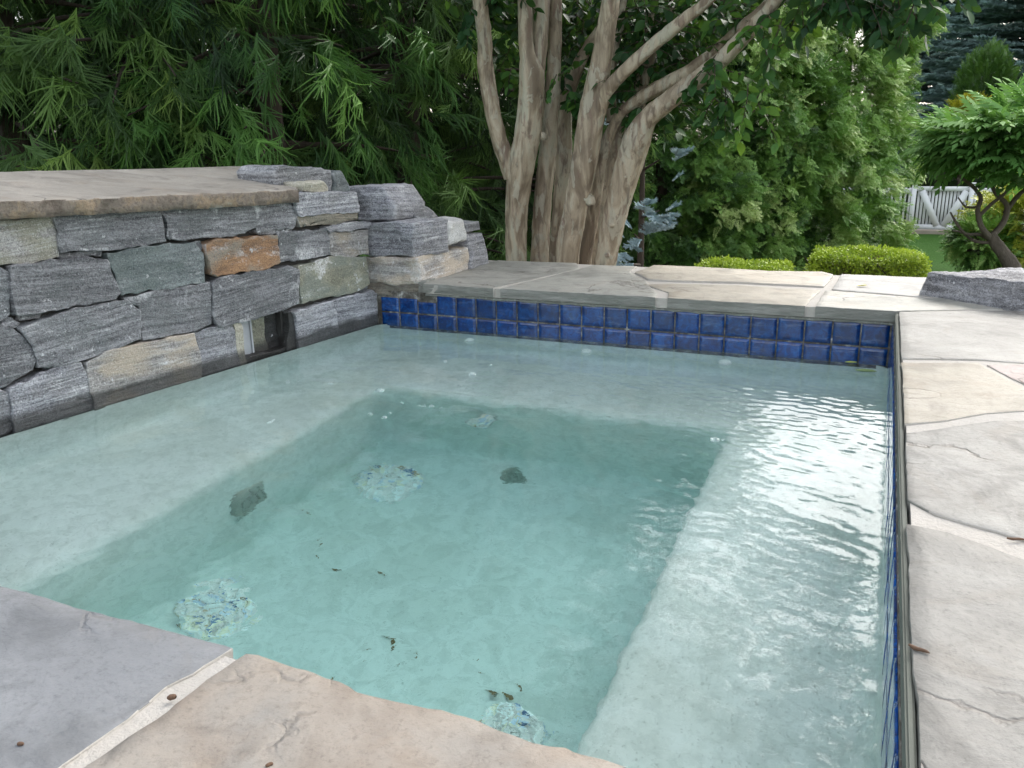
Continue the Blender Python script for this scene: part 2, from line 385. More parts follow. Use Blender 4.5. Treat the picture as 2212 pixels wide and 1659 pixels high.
# ------------------------------------------------------------------ stone wall left of the spa
OW, UW, VW, NW = (WA[0], WA[1], 0), (WT[0], WT[1], 0), (0, 0, 1), (WN[0], WN[1], 0)
def wall_uv(p):
    d = p[:2] - WA; return (float(d @ WT), float(p[2]))
def c1(cx, cy): return cx * .4333, 331.8 + cy * .4333
def wpoly(pts, conv=c1, off=0.0):
    return [wall_uv(at_wall(*conv(*p), off)) for p in pts]
wall = tag(empty('stone_wall', (-2.35, 2.4, 0)), 'rough dry stacked grey stone wall standing in the water along the left of the spa', 'stone wall')
stones = [
 # polygon in the crop, material, thickness step out, label
 ([(-120,350),(0,335),(262,318),(288,400),(286,512),(200,530),(0,555),(-120,570)], M_moss, .00, 'green and rust banded stone under the capstone'),
 ([(272,322),(420,300),(785,284),(798,330),(820,438),(560,478),(300,492),(288,400)], M_grey, .012, None),
 ([(806,300),(860,268),(1240,238),(1262,300),(1268,368),(1215,400),(840,433),(826,330)], M_grey, .005, None),
 ([(1256,240),(1436,220),(1474,310),(1466,362),(1280,392),(1276,300)], M_grey, .0, None),
 ([(1466,225),(1500,198),(1762,192),(1782,262),(1780,285),(1490,312),(1478,290)], M_band, .012, None),
 ([(1484,314),(1781,287),(1780,332),(1500,368)], M_brown, .004, 'smooth brown slip of stone under a banded grey one'),
 ([(1275,388),(1462,367),(1456,388),(1290,404)], M_grey, -.01, None),
 ([(1618,366),(1760,343),(1838,345),(1832,370),(1642,394)], M_band, .012, None),
 ([(-120,560),(0,572),(44,600),(44,800),(0,833),(-120,850)], M_grey, .0, None),
 ([(52,565),(250,532),(430,517),(516,532),(588,690),(560,722),(330,765),(72,803),(52,700)], M_grey, .014, 'dark stone with a patch of white crust'),
 ([(292,498),(515,482),(505,510),(300,520)], M_grey, -.012, None),
 ([(532,500),(700,470),(958,447),(1006,500),(1010,640),(800,668),(603,700),(548,560)], M_blue, .008, None),
 ([(1016,452),(1100,425),(1366,407),(1382,540),(1320,568),(1080,610),(1042,598),(1020,480)], M_orange, .014, 'rusty orange stone streaked with white'),
 ([(970,448),(1005,440),(1012,475),(1003,490)], M_grey, -.01, None),
 ([(1390,397),(1620,375),(1638,420),(1641,505),(1392,543)], M_grey, .004, None),
 ([(1645,402),(1834,378),(1834,500),(1700,513),(1648,503)], M_warm, .0, None),
 ([(612,717),(1038,647),(1050,700),(1046,850),(940,883),(712,928),(696,760)], M_grey, .006, None),
 ([(1055,640),(1092,617),(1438,562),(1472,577),(1478,740),(1400,778),(1130,850),(1075,850),(1058,820)], M_grey, .016, None),
 ([(1480,560),(1660,517),(1815,520),(1838,650),(1760,688),(1500,743),(1486,600)], M_olive, .008, 'olive green stone netted with white veins'),
 ([(100,862),(400,770),(620,732),(688,782),(690,920),(600,958),(400,1023),(232,1073),(186,1068),(165,960)], M_grey, .012, None),
 ([(-120,850),(0,862),(60,882),(128,940),(172,1030),(158,1080),(0,1158),(-120,1190)], M_grey, .004, None),
 ([(122,802),(222,787),(200,825),(112,838)], M_grey, -.012, None),
 ([(35,812),(105,842),(80,862),(20,852)], M_grey, -.01, None),
 ([(-120,1175),(0,1187),(33,1202),(68,1370),(0,1430),(-120,1470)], M_band, .0, None),
 ([(42,1167),(200,1097),(398,1042),(428,1120),(460,1245),(455,1300),(80,1420),(62,1280)], M_band, .010, None),
 ([(418,1042),(520,987),(956,897),(981,990),(983,1130),(700,1220),(466,1300),(434,1140)], M_warm, .014, 'long warm streaked stone at the waterline'),
 ([(968,892),(1150,847),(1188,950),(1188,1070),(1100,1100),(992,1130),(988,960)], M_band, .004, None),
 ([(1158,842),(1192,840),(1226,1045),(1228,1062),(1196,1074)], M_tanrock, .006, 'thin upright tan stone edging the niche'),
 ([(1437,792),(1456,792),(1474,960),(1474,1010),(1440,1020)], M_black, .0, None),
 ([(1454,790),(1648,737),(1668,800),(1690,900),(1690,945),(1480,1010),(1478,955),(1467,830)], M_band, .012, None),
 ([(1655,735),(1856,682),(1873,700),(1877,830),(1877,890),(1696,942),(1694,900),(1672,800)], M_band, .008, None),
 ([(1790,690),(1815,655),(1840,660),(1836,680)], M_grey, -.012, None),
]
for i, (pl, mt, off, lb) in enumerate(stones):
    o = slab('stone', wpoly(pl), np.array(OW) + np.array(NW) * off, UW, VW, NW, .16, mt, wall, step=.013, jit=.008, grow=.0045, bevel=.0025, amp=.0055, freq=11, seed=i + 1, facet=.007, side_amp=.008, rings=(.97, .92, .85, .77, .68, .58, .48, .38, .28, .18, .08))
    if lb: o['label'] = lb
# rubble core behind the faces with the niche left open
def core(u0, u1, z0, z1, d0=-.035, d1=-.30):
    V = []
    for d in (d1, d0):
        for u, z in ((u0, z0), (u1, z0), (u1, z1), (u0, z1)):
            V.append(np.array(OW) + np.array(UW) * u + np.array(NW) * d + np.array((0, 0, z)))
    return V, [(3, 2, 1, 0), (4, 5, 6, 7), (0, 1, 5, 4), (1, 2, 6, 5), (2, 3, 7, 6), (3, 0, 4, 7)]
n0 = wall_uv(at_wall(*c1(1192, 1040)))[0]; n1 = wall_uv(at_wall(*c1(1440, 960)))[0]
nt = wall_uv(at_wall(*c1(1300, 815)))[1] + .02; nb = WZ - .012
V, F = [], []
for a in ((-1.3, n0, -1.2, nt), (n1, 1.76, -1.2, nt), (-1.3, 1.76, nt, .42), (n0, n1, -1.2, nb)):
    v, f = core(*a); F += [tuple(k + len(V) for k in q) for q in f]; V += v
link('rubble_core', pymesh(V, F), M_core, wall, smooth=False)
# niche: return-water outlet with a plastic weir box
M_pvc = flat('grey_plastic', (.40, .41, .43), .4)
def nbox(name, u0, u1, z0, z1, d0, d1, mat):
    v, f = core(u0, u1, z0, z1, d0, d1); return link(name, pymesh(v, f), mat, niche, smooth=False)
niche = link('niche', pymesh(*core(n0, n1, nb + .001, nt - .001, -.285, -.295)), M_black, wall, smooth=False); niche['label'] = 'dark open niche at the waterline with a grey plastic outlet'
w = n1 - n0
nbox('outlet_panel', n0 + .012, n0 + w * .42, nb, nt - .01, -.045, -.065, M_pvc)
nbox('outlet_rib', n0 + w * .40, n0 + w * .43, nb, nt - .01, -.038, -.0449, M_pvc)
o = slab('inner_stone', [(n0 + w * .44, nb), (n0 + w * .78, nb), (n0 + w * .74, nt), (n0 + w * .42, nt)], np.array(OW) - np.array(NW) * .05, UW, VW, NW, .05, M_olive, niche, step=.012, amp=.008, seed=61)
o = slab('inner_stone', [(n0 + w * .76, nb), (n0 + w * 1.02, nb), (n0 + w * 1.02, nt), (n0 + w * .72, nt)], np.array(OW) - np.array(NW) * .06, UW, VW, NW, .08, M_black, niche, step=.012, amp=.012, seed=62)
o = slab('sill', [(n0 - .01, WZ - .02), (n1 + .01, WZ - .02), (n1 + .01, WZ + .012), (n0 + w * .5, WZ + .018), (n0 - .01, WZ + .014)], np.array(OW) - np.array(NW) * .012, UW, VW, NW, .09, M_black, niche, step=.012, amp=.006, seed=63)

# capstone, tipped a little towards the pool
def dp(x, y): return (x, y)
cf = [at_wall(-260, 448, .06), at_wall(0, 436, .06), at_wall(200, 427, .055), at_wall(400, 416, .055), at_wall(520, 408, .05), at_wall(610, 401, .04), at_wall(645, 395, .03)]
cb = [at_x(598, 358, -2.95), at_x(300, 358, -2.95), at_x(0, 359, -2.95), at_x(-400, 361, -2.95)]
ce = [at_x(638, 378, -2.52), at_x(622, 368, -2.7)]
pts = cf + ce + cb
O = np.array(cf[1]); Uc = unit(np.array(cf[4]) - O); tmp = np.array(cb[1]) - O; Nc = unit(np.cross(Uc, tmp)); Vc = np.cross(Nc, Uc)
A_ = np.array(cf[1:6] + cb[:3]); sol = np.linalg.lstsq(np.c_[A_[:, :2], np.ones(len(A_))], A_[:, 2], rcond=None)[0]
Nc = unit(np.array((-sol[0], -sol[1], 1.))); Uc = unit(Uc - Nc * (Uc @ Nc)); Vc = np.cross(Nc, Uc)
if Nc[2] < 0: Nc = -Nc; Vc = -Vc
poly = [((p - O) @ Uc, (p - O) @ Vc) for p in map(np.array, pts)]
capst = slab('capstone', poly, O, Uc, Vc, Nc, .052, F_cap, wall, step=.018, jit=.006, bevel=.007, amp=.004, freq=3, seed=4, side_amp=.016, rings=(.93, .85, .75, .62, .5, .36, .22, .1))
capst['label'] = 'long tan flagstone capping the wall'
t = NT('capstone_edge'); c = t.ramp(t.noise(9, 6, .65), [(.33, (.15, .12, .095)), (.5, (.26, .215, .175)), (.62, (.36, .27, .18)), (.72, (.42, .39, .34))])
c = t.mix(t.ramp(t.noise(60, 4, .7), [(.3, .6), (.5, 0.0)]), c, (.08, .06, .05))
M_capedge = t.done(t.bsdf(c, .8, t.bump(t.noise(30, 6, .7), .02, 1.0)))
capst.data.materials.append(M_capedge)
for pgn in capst.data.polygons:
    if abs(Vector(pgn.normal).dot(Vector(Nc))) < .72: pgn.material_index = 1

# stones on top of the wall, right of the capstone
def c9(x, y): return 575.1 + .2333 * x, 339.2 + .2333 * y
def wp9(pts, off): return [wall_uv(at_wall(*c9(*p), off)) for p in pts]
o = slab('stone', wp9([(60,140),(105,88),(400,96),(612,122),(630,240),(612,338),(300,345),(100,345)], -.10), np.array(OW) - np.array(NW) * .10, UW, VW, NW, .22, M_grey, wall, step=.02, amp=.008, seed=71, side_amp=.003)
o = slab('stone', wp9([(616,122),(700,122),(742,190),(782,272),(790,335),(618,338),(632,240)], -.12), np.array(OW) - np.array(NW) * .12, UW, VW, NW, .20, M_blue, wall, step=.02, amp=.008, seed=72, side_amp=.003)
o = slab('chock_stone', wp9([(305,232),(420,222),(545,222),(600,285),(602,330),(505,348),(312,322)], -.01), np.array(OW) - np.array(NW) * .01, UW, VW, NW, .09, M_tanrock, wall, step=.015, amp=.004, seed=73, facet=.03, bevel=.014, side_amp=.003)
o['label'] = 'small faceted tan stone wedged beside the capstone'

# ------------------------------------------------------------------ stepped stone pier on the corner of the coping
pier = tag(empty('stone_pier', (-2.1, 3.8, 0)), 'low stepped pier of banded grey stones at the back left corner of the spa', 'stone pier')
PY_ = 3.42
def yp(pts, Y=PY_):
    return [(float(q[0]), float(q[2])) for q in (at_y(*c9(*p), Y) for p in pts)]
def yslab(name, pts, mat, Y=PY_, thick=.2, seed=0, **kw):
    return slab(name, yp(pts, Y), (0, Y, 0), (1, 0, 0), (0, 0, 1), (0, -1, 0), thick, mat, pier, step=.018, jit=.005, seed=seed, **kw)
# lower courses turn the corner: hexahedral stones with a canted arris
def corner(cx, x9, zt, zb, name, mat, seed, ybk=3.9, xbk=-1.955, xl=-2.30, amp=.012, yf=3.415):
    xa = at_y(*c9(x9, 700), 3.42)[0]
    return rock(name, [(xl, yf, zb), (xa, yf, zb), (xbk, ybk, zb), (xl, ybk, zb), (xl, yf, zt), (xa, yf, zt), (xbk, ybk, zt), (xl, ybk, zt)], mat, pier, n=22, amp=amp, seed=seed, rnd=.05)
zt = at_y(*c9(1000, 600), 3.42)[2]; zm = at_y(*c9(1100, 918), 3.42)[2]; zl = at_y(*c9(1100, 1165), 3.42)[2]
corner(0, 1370, zt, zm + .004, 'stone', M_band, 81, ybk=3.66)
corner(0, 1400, zm - .004, zl, 'stone', M_warm, 82, ybk=3.88, amp=.016)
corner(0, 1430, zl - .004, -.055, 'stone', M_brown, 83, ybk=3.8, xbk=-1.99, amp=.022, yf=3.405)
o = rock('stone', [(-2.15, 3.67, .155), (-1.955, 3.67, .145), (-1.955, 3.87, .155), (-2.15, 3.88, .155), (-2.15, 3.67, .275), (-1.965, 3.67, .275), (-1.965, 3.86, .265), (-2.15, 3.87, .27)], M_white, pier, n=14, amp=.014, seed=84, rnd=.3); o['label'] = 'small whitish stone in the end of the pier'
rock('stone', [(-2.30, 3.89, .19), (-1.97, 3.89, .19), (-1.965, 4.06, .19), (-2.3, 4.06, .19), (-2.30, 3.89, .24), (-1.97, 3.89, .24), (-1.975, 4.06, .235), (-2.3, 4.06, .24)], M_grey, pier, n=14, amp=.008, seed=85)
rock('stone', [(-2.30, 3.895, -.04), (-1.95, 3.895, -.04), (-1.945, 4.13, -.04), (-2.3, 4.13, -.04), (-2.30, 3.895, .183), (-1.97, 3.895, .183), (-1.965, 4.07, .18), (-2.3, 4.07, .183)], M_band, pier, n=18, amp=.012, seed=86)
rock('stone', [(-2.28, 3.68, .22), (-2.16, 3.68, .22), (-2.16, 3.88, .22), (-2.28, 3.88, .22), (-2.28, 3.68, .28), (-2.16, 3.68, .28), (-2.16, 3.88, .275), (-2.28, 3.88, .28)], M_tanrock, pier, n=8, amp=.006, seed=87)
yslab('stone', [(700,275),(785,278),(1000,268),(1080,278),(1110,330),(1200,460),(1185,588),(845,590),(838,420),(700,420)], M_band, Y=3.44, thick=.28, seed=88, amp=.014, facet=.012)
yslab('stone', [(1190,470),(1230,468),(1310,492),(1360,530),(1410,580),(1300,605),(1180,600)], M_grey, Y=3.60, thick=.2, seed=89, amp=.012)
yslab('mortar_fillet', [(1395,1150),(1470,1150),(1480,1300),(1400,1320),(1390,1220)], M_edge, Y=3.405, thick=.1, seed=90, amp=.01)

# ------------------------------------------------------------------ patio and coping
pat_boxes = [(-2.30, 3.6, 3.425, 4.23, -.9, .0005), (.105, 3.6, -.6, 3.425, -.9, .0005), (-3.4, .105, -.6, .700, -.9, .0005),
             (-1.94, .105, 3.389, 3.425, -.041, .0005), (.0965, .105, .700, 3.389, -.041, .0005), (-3.4, .0965, .700, .708, -.041, .0005)]
V, F = [], []
for x0, x1, y0, y1, z0, z1 in pat_boxes:
    b = len(V); V += [(x, y, z) for z in (z0, z1) for x, y in ((x0, y0), (x1, y0), (x1, y1), (x0, y1))]
    F += [tuple(b + k for k in q) for q in ((3, 2, 1, 0), (4, 5, 6, 7), (0, 1, 5, 4), (1, 2, 6, 5), (2, 3, 7, 6), (3, 0, 4, 7))]
patio = tag(link('patio', pymesh(V, F), M_mortar, smooth=False), kind='structure')
def c5(x, y): return 774.2 + .55 * x, 553 + .55 * y
def c4(x, y): return 1622 + .4222 * x, .4222 * y
def c8(x, y): return 1695.8 + .6219 * x, 626.7 + .6219 * y
def c6(x, y): return .5 * x, 1179.7 + .5 * y
def zpoly(pts): return [(float(q[0]), float(q[1])) for q in (at_z(*p, 0) for p in pts)]
CE = 3.378                                        # line of the back coping edge
def flag(pts, mat, seed, z=0.0045, lb=None, amp=.002, jit=.004, side=.004, **kw):
    o = slab('flagstone', pts, (0, 0, z), (1, 0, 0), (0, 1, 0), (0, 0, 1), .042, mat, patio, step=.015, jit=jit, bevel=.0018, amp=amp, freq=5, seed=seed, side_amp=side, rings=(.94, .86, .76, .65, .53, .4, .27, .12), **kw)
    o.data.materials.append(M_flagside); o.data.materials.append(M_mortar)
    for pg in o.data.polygons:                       # sides over the pool are bare stone, the others are bedded in mortar
        if abs(pg.normal.z) < .6:
            c_, n_ = pg.center, pg.normal
            pool = (n_.y < -.3 and abs(c_.y - CE) < .03) or (n_.x < -.3 and abs(c_.x - .092) < .03) or (n_.y > .3 and c_.y > .60 and c_.y < .80)
            pg.material_index = 1 if pool else 2; pg.use_smooth = False
    if lb: o['label'] = lb
    return o
def fx(cx, cy): return float(at_z(*c5(cx, cy), 0)[0])
def fy(cx, cy): return float(at_z(*c5(cx, cy), 0)[1])
X1 = at_y(*c5(545, 125), CE)[0]; X2 = at_y(*c5(1195, 170), CE)[0]; X3 = at_y(*c5(1775, 190), CE)[0]
J = zpoly([c5(875, 56)])[0]
flag([(-1.955, CE + .01), (X1 - .018, CE), (J[0] - .018, J[1] + .02), (J[0] - .10, 4.24), (-1.95, 4.22)], F_green, 101)
j2 = zpoly([c5(1068, 66), c5(1125, 100), c5(1150, 130)])
flag([(X1 + .018, CE), (X2 - .03, CE), (X2 - .05, CE + .10), j2[2], j2[1], j2[0], (j2[0][0] - .02, 4.22), (J[0] + .02, 4.20)], F_green, 102)
j3 = zpoly([c5(1190, 108), c5(1500, 118), c5(1825, 136)])
flag([(X2 + .02, CE + .002), (X3 - .018, CE), (j3[2][0] - .01, j3[2][1] - .02), (j3[1][0], j3[1][1] - .01), (j3[0][0] + .03, j3[0][1] - .01), (j3[0][0] - .07, j3[0][1] - .07), (X2 - .005, CE + .13)], F_sand, 103, amp=.0022)
j4 = zpoly([c5(1085, 70), c5(1140, 98), c5(1200, 102), c5(1500, 110), c5(1828, 126), c5(1858, 96), c5(1810, 84), c5(1600, 82), c5(1310, 66)])
flag([j4[0], (j4[1][0], j4[1][1]), j4[2], j4[3], j4[4], (j4[5][0], 4.20), (j4[6][0], 4.27), (j4[7][0], 4.22), (j4[8][0], 4.27), (j4[0][0] + .03, 4.25)], F_sand, 104, z=.009, lb='dark cleft flagstone at the back edge', amp=.0022)
g5 = zpoly([c4(430, 1438), c4(870, 1464), c4(900, 1530), c4(405, 1490)])
XR = .092
flag([(g5[3][0] + .005, g5[3][1] + .02), (.25, g5[3][1] - .06), (.30, 4.22), (.8, 4.24), (1.3, 4.22), (1.3, 4.28), (g5[0][0] + .02, 4.25)], F_grey, 105, amp=.0022)
a1 = zpoly([c4(1295, 1592)])[0]
flag([(X3 + .02, CE), (XR - .012, CE + .003), (XR + .01, CE + .02), (a1[0] - .01, a1[1] + .015), (a1[0] + .1, a1[1] + .10), (.5, 3.88), (.20, g5[3][1] - .085), (g5[3][0] - .02, g5[3][1] - .012)], F_green, 106, amp=.0022)
# right side stones, back to front
def rz(*pts): return zpoly([c8(*p) for p in pts])
q = rz((402, 78), (780, 76), (1000, 110), (1000, 268), (680, 246), (404, 242))
flag([(XR, q[0][1] - .015)] + [(q[1][0], q[1][1] - .0)] + [(1.1, q[2][1]), (1.1, q[3][1])] + [q[4], (XR, q[5][1])], F_light, 107, jit=.003, side=.0015, lb='pale grey flagstone at the back corner of the coping')
q = rz((700, 264), (1100, 262), (1100, 470), (836, 334))
flag(q, F_pink, 108, lb='dusky pink flagstone')
q = rz((410, 255), (670, 260), (826, 342), (1200, 500), (1200, 425), (830, 424), (700, 432), (540, 460), (417, 472))
flag([(XR, q[0][1])] + q[1:4] + q[4:8] + [(XR, q[8][1])], F_tan, 109, jit=.003, side=.0015, lb='yellowish tan flagstone')
q = rz((416, 500), (560, 484), (720, 460), (1200, 452), (1200, 980), (830, 876), (735, 846), (690, 836), (520, 786), (425, 735))
flag([(XR + .002, q[0][1])] + q[1:9] + [(XR, q[9][1])], F_light, 110, jit=.003, side=.0015, amp=.0022)
q = rz((432, 822), (560, 846), (700, 895), (830, 942), (1250, 1075), (1400, 1800), (1000, 2600))
flag([(XR - .004, q[0][1])] + q[1:5] + [(1.3, .6), (1.3, -.5), (XR + .02, -.5), (XR - .002, .2), (XR + .003, .7), (XR - .003, 1.0)], F_light, 111, jit=.003, side=.0015, amp=.0022, lb='large pale grey and tan flagstone nearest on the right')
flag([(1.13, 3.1), (2.4, 3.2), (2.4, 4.2), (1.33, 4.18), (1.12, 3.8)], F_grey, 112)
flag([(1.13, 1.9), (2.4, 1.9), (2.4, 3.17), (1.13, 3.07)], F_tan, 113)
flag([(1.33, -.5), (2.4, -.5), (2.4, 1.87), (1.33, 1.6)], F_light, 114)
# near coping
q = zpoly([c6(-500, 30), c6(0, 178), c6(300, 265), c6(600, 345), c6(1000, 455), c6(880, 530), c6(720, 620), c6(560, 760), c6(270, 959)])
yb = .70
flag([(-3.2, q[0][1]), (-2.2, q[1][1] - .005)] + q[1:9] + [(-.78, .30), (-.75, -.5), (-3.2, -.5)], F_blue, 115, lb='smooth blue grey flagstone at the near left', amp=.002)
q = zpoly([c6(1062, 484), c6(1400, 590), c6(1560, 630), c6(1700, 672), c6(1960, 742), c6(2212, 822), c6(2750, 975)])
q2 = zpoly([c6(380, 959), c6(560, 830), c6(760, 690), c6(900, 590)])
flag([(-.68, -.5), (.06, -.5), (XR - .03, .2), (XR - .02, .62)] + [(XR - .05, q[6][1])] + [(a, b + .006 * math.sin(a * 40)) for a, b in q[5::-1]] + q2[::-1] + [(-.70, .25)], F_rose, 116, lb='rosy tan flagstone nearest the camera', amp=.0022, jit=.006, side=.008)

# things lying on the patio
t = NT('twig_bark'); M_twig = t.done(t.bsdf(t.mix(t.noise(60), (.06, .035, .02), (.18, .10, .06)), .8))
def twig(p, ang, L, r, label, mat=M_twig):
    d = np.array((math.cos(ang), math.sin(ang), 0)); n = np.array((-d[1], d[0], 0))
    P0 = [p + d * L * s + n * L * .06 * math.sin(7 * s + ang) + np.array((0, 0, r * 1.1)) for s in (-.5, -.2, .1, .35, .5)]
    V, F = tube(P0, [r * .5, r, r * .9, r * .8, r * .3], seg=8, step=.004, rough=r * .6)
    return tag(link('twig', npmesh(V, np.array(F)), mat), label, 'twig')
for (px, py, an, L, r, lb) in [(2195, 1167, .15, .028, .0022, 'short reddish brown twig on the joint of the right hand paving'),
                           (1985, 1407, -.4, .026, .003, 'short dark twig lying on the edge of the large pale flagstone'),
                           (372, 1512, .5, .010, .0035, 'small dark crumb on the pale mortar joint of the near coping'),
                           (582, 1655, .9, .008, .0018, 'tiny brown seed on the rosy tan flagstone'),
                           (45, 1612, .1, .008, .003, 'dark red speck on the blue grey flagstone')]:
    twig(at_z(px, py, .004), an, L, r, lb)
def leaf_mesh(L, W, curl=.25, n=7):
    V, F = [], []
    for i in range(n + 1):
        s = i / n; w = W * math.sin(math.pi * min(1, s * .92 + .04)) ** .8
        z = curl * L * (s - .5) ** 2
        V += [(s * L - L / 2, -w / 2, z + w * .25), (s * L - L / 2, 0, z), (s * L - L / 2, w / 2, z + w * .25)]
    for i in range(n):
        a = i * 3; F += [(a, a + 3, a + 4, a + 1), (a + 1, a + 4, a + 5, a + 2)]
    return np.array(V), F
def fallen(name, p, ang, L, W, col, label):
    V, F = leaf_mesh(L, W); c_, s_ = math.cos(ang), math.sin(ang); V = V @ np.array([[c_, s_, 0], [-s_, c_, 0], [0, 0, 1]]) + np.array(p)
    return tag(link(name, pymesh(V, F), flat('leaf_' + name, col, .5)), label, 'leaf')
fallen('fallen_leaf', at_z(1862, 618, .008), .4, .045, .028, (.72, .66, .22), 'yellow fallen leaf lying on the back coping')
fallen('fallen_leaf', at_z(1870, 804, WZ + .002), .1, .075, .035, (.22, .30, .12), 'green leaf floating in the back right corner of the spa')
fallen('fallen_leaf', at_z(1838, 784, WZ + .002), .3, .045, .020, (.45, .50, .12), 'small yellow green leaf floating against the blue tiles')

# boulder on the right end of the coping
b0 = at_z(1992, 640, 0); b1 = at_z(2176, 671, 0); dB = unit(b1 - b0); nB = np.array([-dB[1], dB[0], 0])
hb = float(at_y(2002, 590, b0[1])[2]); hb2 = float(at_y(2183, 606, b1[1])[2])
b1b = b1 + nB * .25 + dB * .30; b0b = b0 + nB * .36 + dB * .16
bl = rock('boulder', [b0 - dB * .012, b1, b1b, b0b, b0 + dB * .012 + (0, 0, hb), b1 + dB * .012 + (0, 0, hb2), b1b + dB * .02 + (0, 0, hb2 + .01), b0b + (0, 0, hb + .01)], M_boulder, None, n=54, amp=.009, freq=16, seed=7, rnd=.0)
tag(bl, 'hewn dark grey block of stone with a pale top lying on the patio corner', 'boulder')
# ------------------------------------------------------------------ the spa: plaster basin, tiles, fittings
spa = tag(empty('spa', (-1.1, 2.1, FZ)), 'square white plaster spa with a deep well and a band of cobalt blue tiles', 'spa')
t = NT('white_plaster')
c = t.mix(t.noise(5, 6, .6), (.64, .675, .65), (.84, .865, .845))
c = t.mix(t.ramp(t.noise(2.2, 5, .6, None, .8), [(.48, 0.0), (.62, .35)]), c, (.50, .53, .47))
c = t.mix(t.ramp(t.noise(26, 5, .7), [(.40, .35), (.55, 0.0)]), c, (.44, .48, .445))
c = t.mix(t.ramp(t.noise(120, 3, .7), [(.30, .5), (.42, 0.0)]), c, (.30, .32, .29))
M_plaster = t.done(t.bsdf(c, .7, t.bump(t.noise(60, 4), .003, .6)))
wx0, wx1, wy0, wy1 = -1.80, -.42, 1.06, 2.76
def ringpts(x0, x1, y0, y1, z, lx=None):
    # left side follows the stone wall
    return [(x0 if lx is None else lx(y0), y0, z), (x1, y0, z), (x1, y1, z), (x0 if lx is None else lx(y1), y1, z)]
lx = lambda y: WA[0] + (y - WA[1]) * (WB[0] - WA[0]) / (WB[1] - WA[1]) + .016
top = ringpts(0, .079, .702, 3.41, -.248, lx); ben = ringpts(0, .079, .702, 3.41, BZ, lx)
top[0] = (top[0][0], top[0][1], WZ - .014); top[3] = (top[3][0], top[3][1], WZ - .014)
w0 = ringpts(wx0, wx1, wy0, wy1, BZ); w1 = ringpts(wx0 - .0, wx1 - .03, wy0 + .03, wy1 + .03, FZ)
V = top + ben + w0 + w1; F = []
for L in (0, 4, 8):
    for i in range(4):
        j = (i + 1) % 4; F.append((L + i, L + j, L + 4 + j, L + 4 + i)[::-1])
F.append((15, 14, 13, 12)[::-1])
bm = bmesh.new(); me = pymesh(V, F); bm.from_mesh(me)
bmesh.ops.recalc_face_normals(bm, faces=bm.faces[:])
for f in bm.faces: f.normal_flip()
if bm.faces[-1].normal.z < 0:
    for f in bm.faces: f.normal_flip()
ed = [e for e in bm.edges if len(e.link_faces) == 2 and e.calc_face_angle(0) > .5]
bmesh.ops.bevel(bm, geom=ed, offset=.07, segments=6, affect='EDGES', profile=.5)
bm.to_mesh(me); bm.free()
basin = link('basin', me, M_plaster, spa)
# tiles
t = NT('cobalt_tile')
c = t.ramp(t.noise(34, 5, .7, None, 1.0), [(.34, (.001, .012, .075)), (.50, (.001, .034, .165)), (.64, (.003, .070, .27)), (.78, (.03, .16, .40))])
c = t.mix(t.ramp(t.noise(9, 5, .7, t.co((1, 1, 5))), [(.55, 0.0), (.75, .35)]), c, (.25, .33, .45))
at = t.n('ShaderNodeAttribute', attribute_name='rnd').outputs['Fac']
br = t.math('MULTIPLY_ADD', at, .5, .75)
c = t.mix(1.0, c, t.n('ShaderNodeCombineColor', Red=br, Green=br, Blue=br).outputs[0], 'MULTIPLY')
M_tile = t.done(t.bsdf(c, .10, t.bump(t.noise(24, 3, .5, None, 1.0), .0015, .4), Coat_Weight=.4, Coat_Roughness=.05))
t = NT('scaled_grout')
c = t.ramp(t.noise(28, 6, .7), [(.36, (.045, .04, .03)), (.50, (.11, .10, .085)), (.60, (.24, .23, .21)), (.70, (.55, .55, .52))])
M_grout = t.done(t.bsdf(c, .85, t.bump(t.noise(120, 4), .003, 1)))
def tilegrid(cells, O, U, N, seed):
    V, F, R = [], [], []
    O, U, N = map(np.array, (O, U, N)); Z = np.array((0, 0, 1.)); r = np.random.RandomState(seed)
    for (u0, u1, z0, z1) in cells:
        tl = (r.rand(2) - .5) * .0025; rv = r.rand(); off = r.rand() * .0012
        g = 9; b = len(V)
        for j in range(g + 1):
            for i in range(g + 1):
                a = i / g; h = j / g
                e = min(a, 1 - a, h, 1 - h); k = 1 if e > .001 else 0
                d = .0030 + off * .6 + tl[0] * .5 * (a - .5) + tl[1] * .5 * (h - .5) + .0010 * math.sin(h * math.pi)
                # slightly rounded corners
                ea = lambda q: 0.0 if q == 0 else (1.0 if q == 1 else .025 + .95 * (q - 1 / g) / (1 - 2 / g))
                uu = u0 + (u1 - u0) * ea(a); zz = z0 + (z1 - z0) * ea(h)
                V.append(O + U * uu + Z * zz + N * (d if 0 < i < g and 0 < j < g else 0.0)); R.append(rv)
        for j in range(g):
            for i in range(g):
                k = b + j * (g + 1) + i; F.append((k, k + 1, k + g + 2, k + g + 1))
    V = np.array(V); 
    if np.dot(np.cross(U, Z), N) < 0: F = [f[::-1] for f in F]
    return npmesh(V, np.array(F), np.array(R))
pit, gp = .1035, .006
cells = []; x = .068
k = 0
while x > -2.27:
    x0 = max(x - pit + gp, -2.222); 
    if x - x0 < .02: break
    top_ = -.052
    if x0 < -2.0: top_ = -.075
    if x0 < -1.93 and x0 > -2.03: top_ = -.088
    cells.append((x0, x, -.1435, top_)); cells.append((x0, x, -.246, -.1505)); x -= pit; k += 1
tile_back = link('tile_band', tilegrid(cells, (0, 3.404, 0), (1, 0, 0), (0, -1, 0), 3), M_tile, spa)
cells = []; y = 3.398
while y > .75:
    y0 = max(y - pit + gp, .705); cells.append((y0, y, -.145, -.052)); cells.append((y0, y, -.246, -.150)); y -= pit
link('tile_band', tilegrid(cells, (.078, 0, 0), (0, 1, 0), (-1, 0, 0), 5), M_tile, spa)
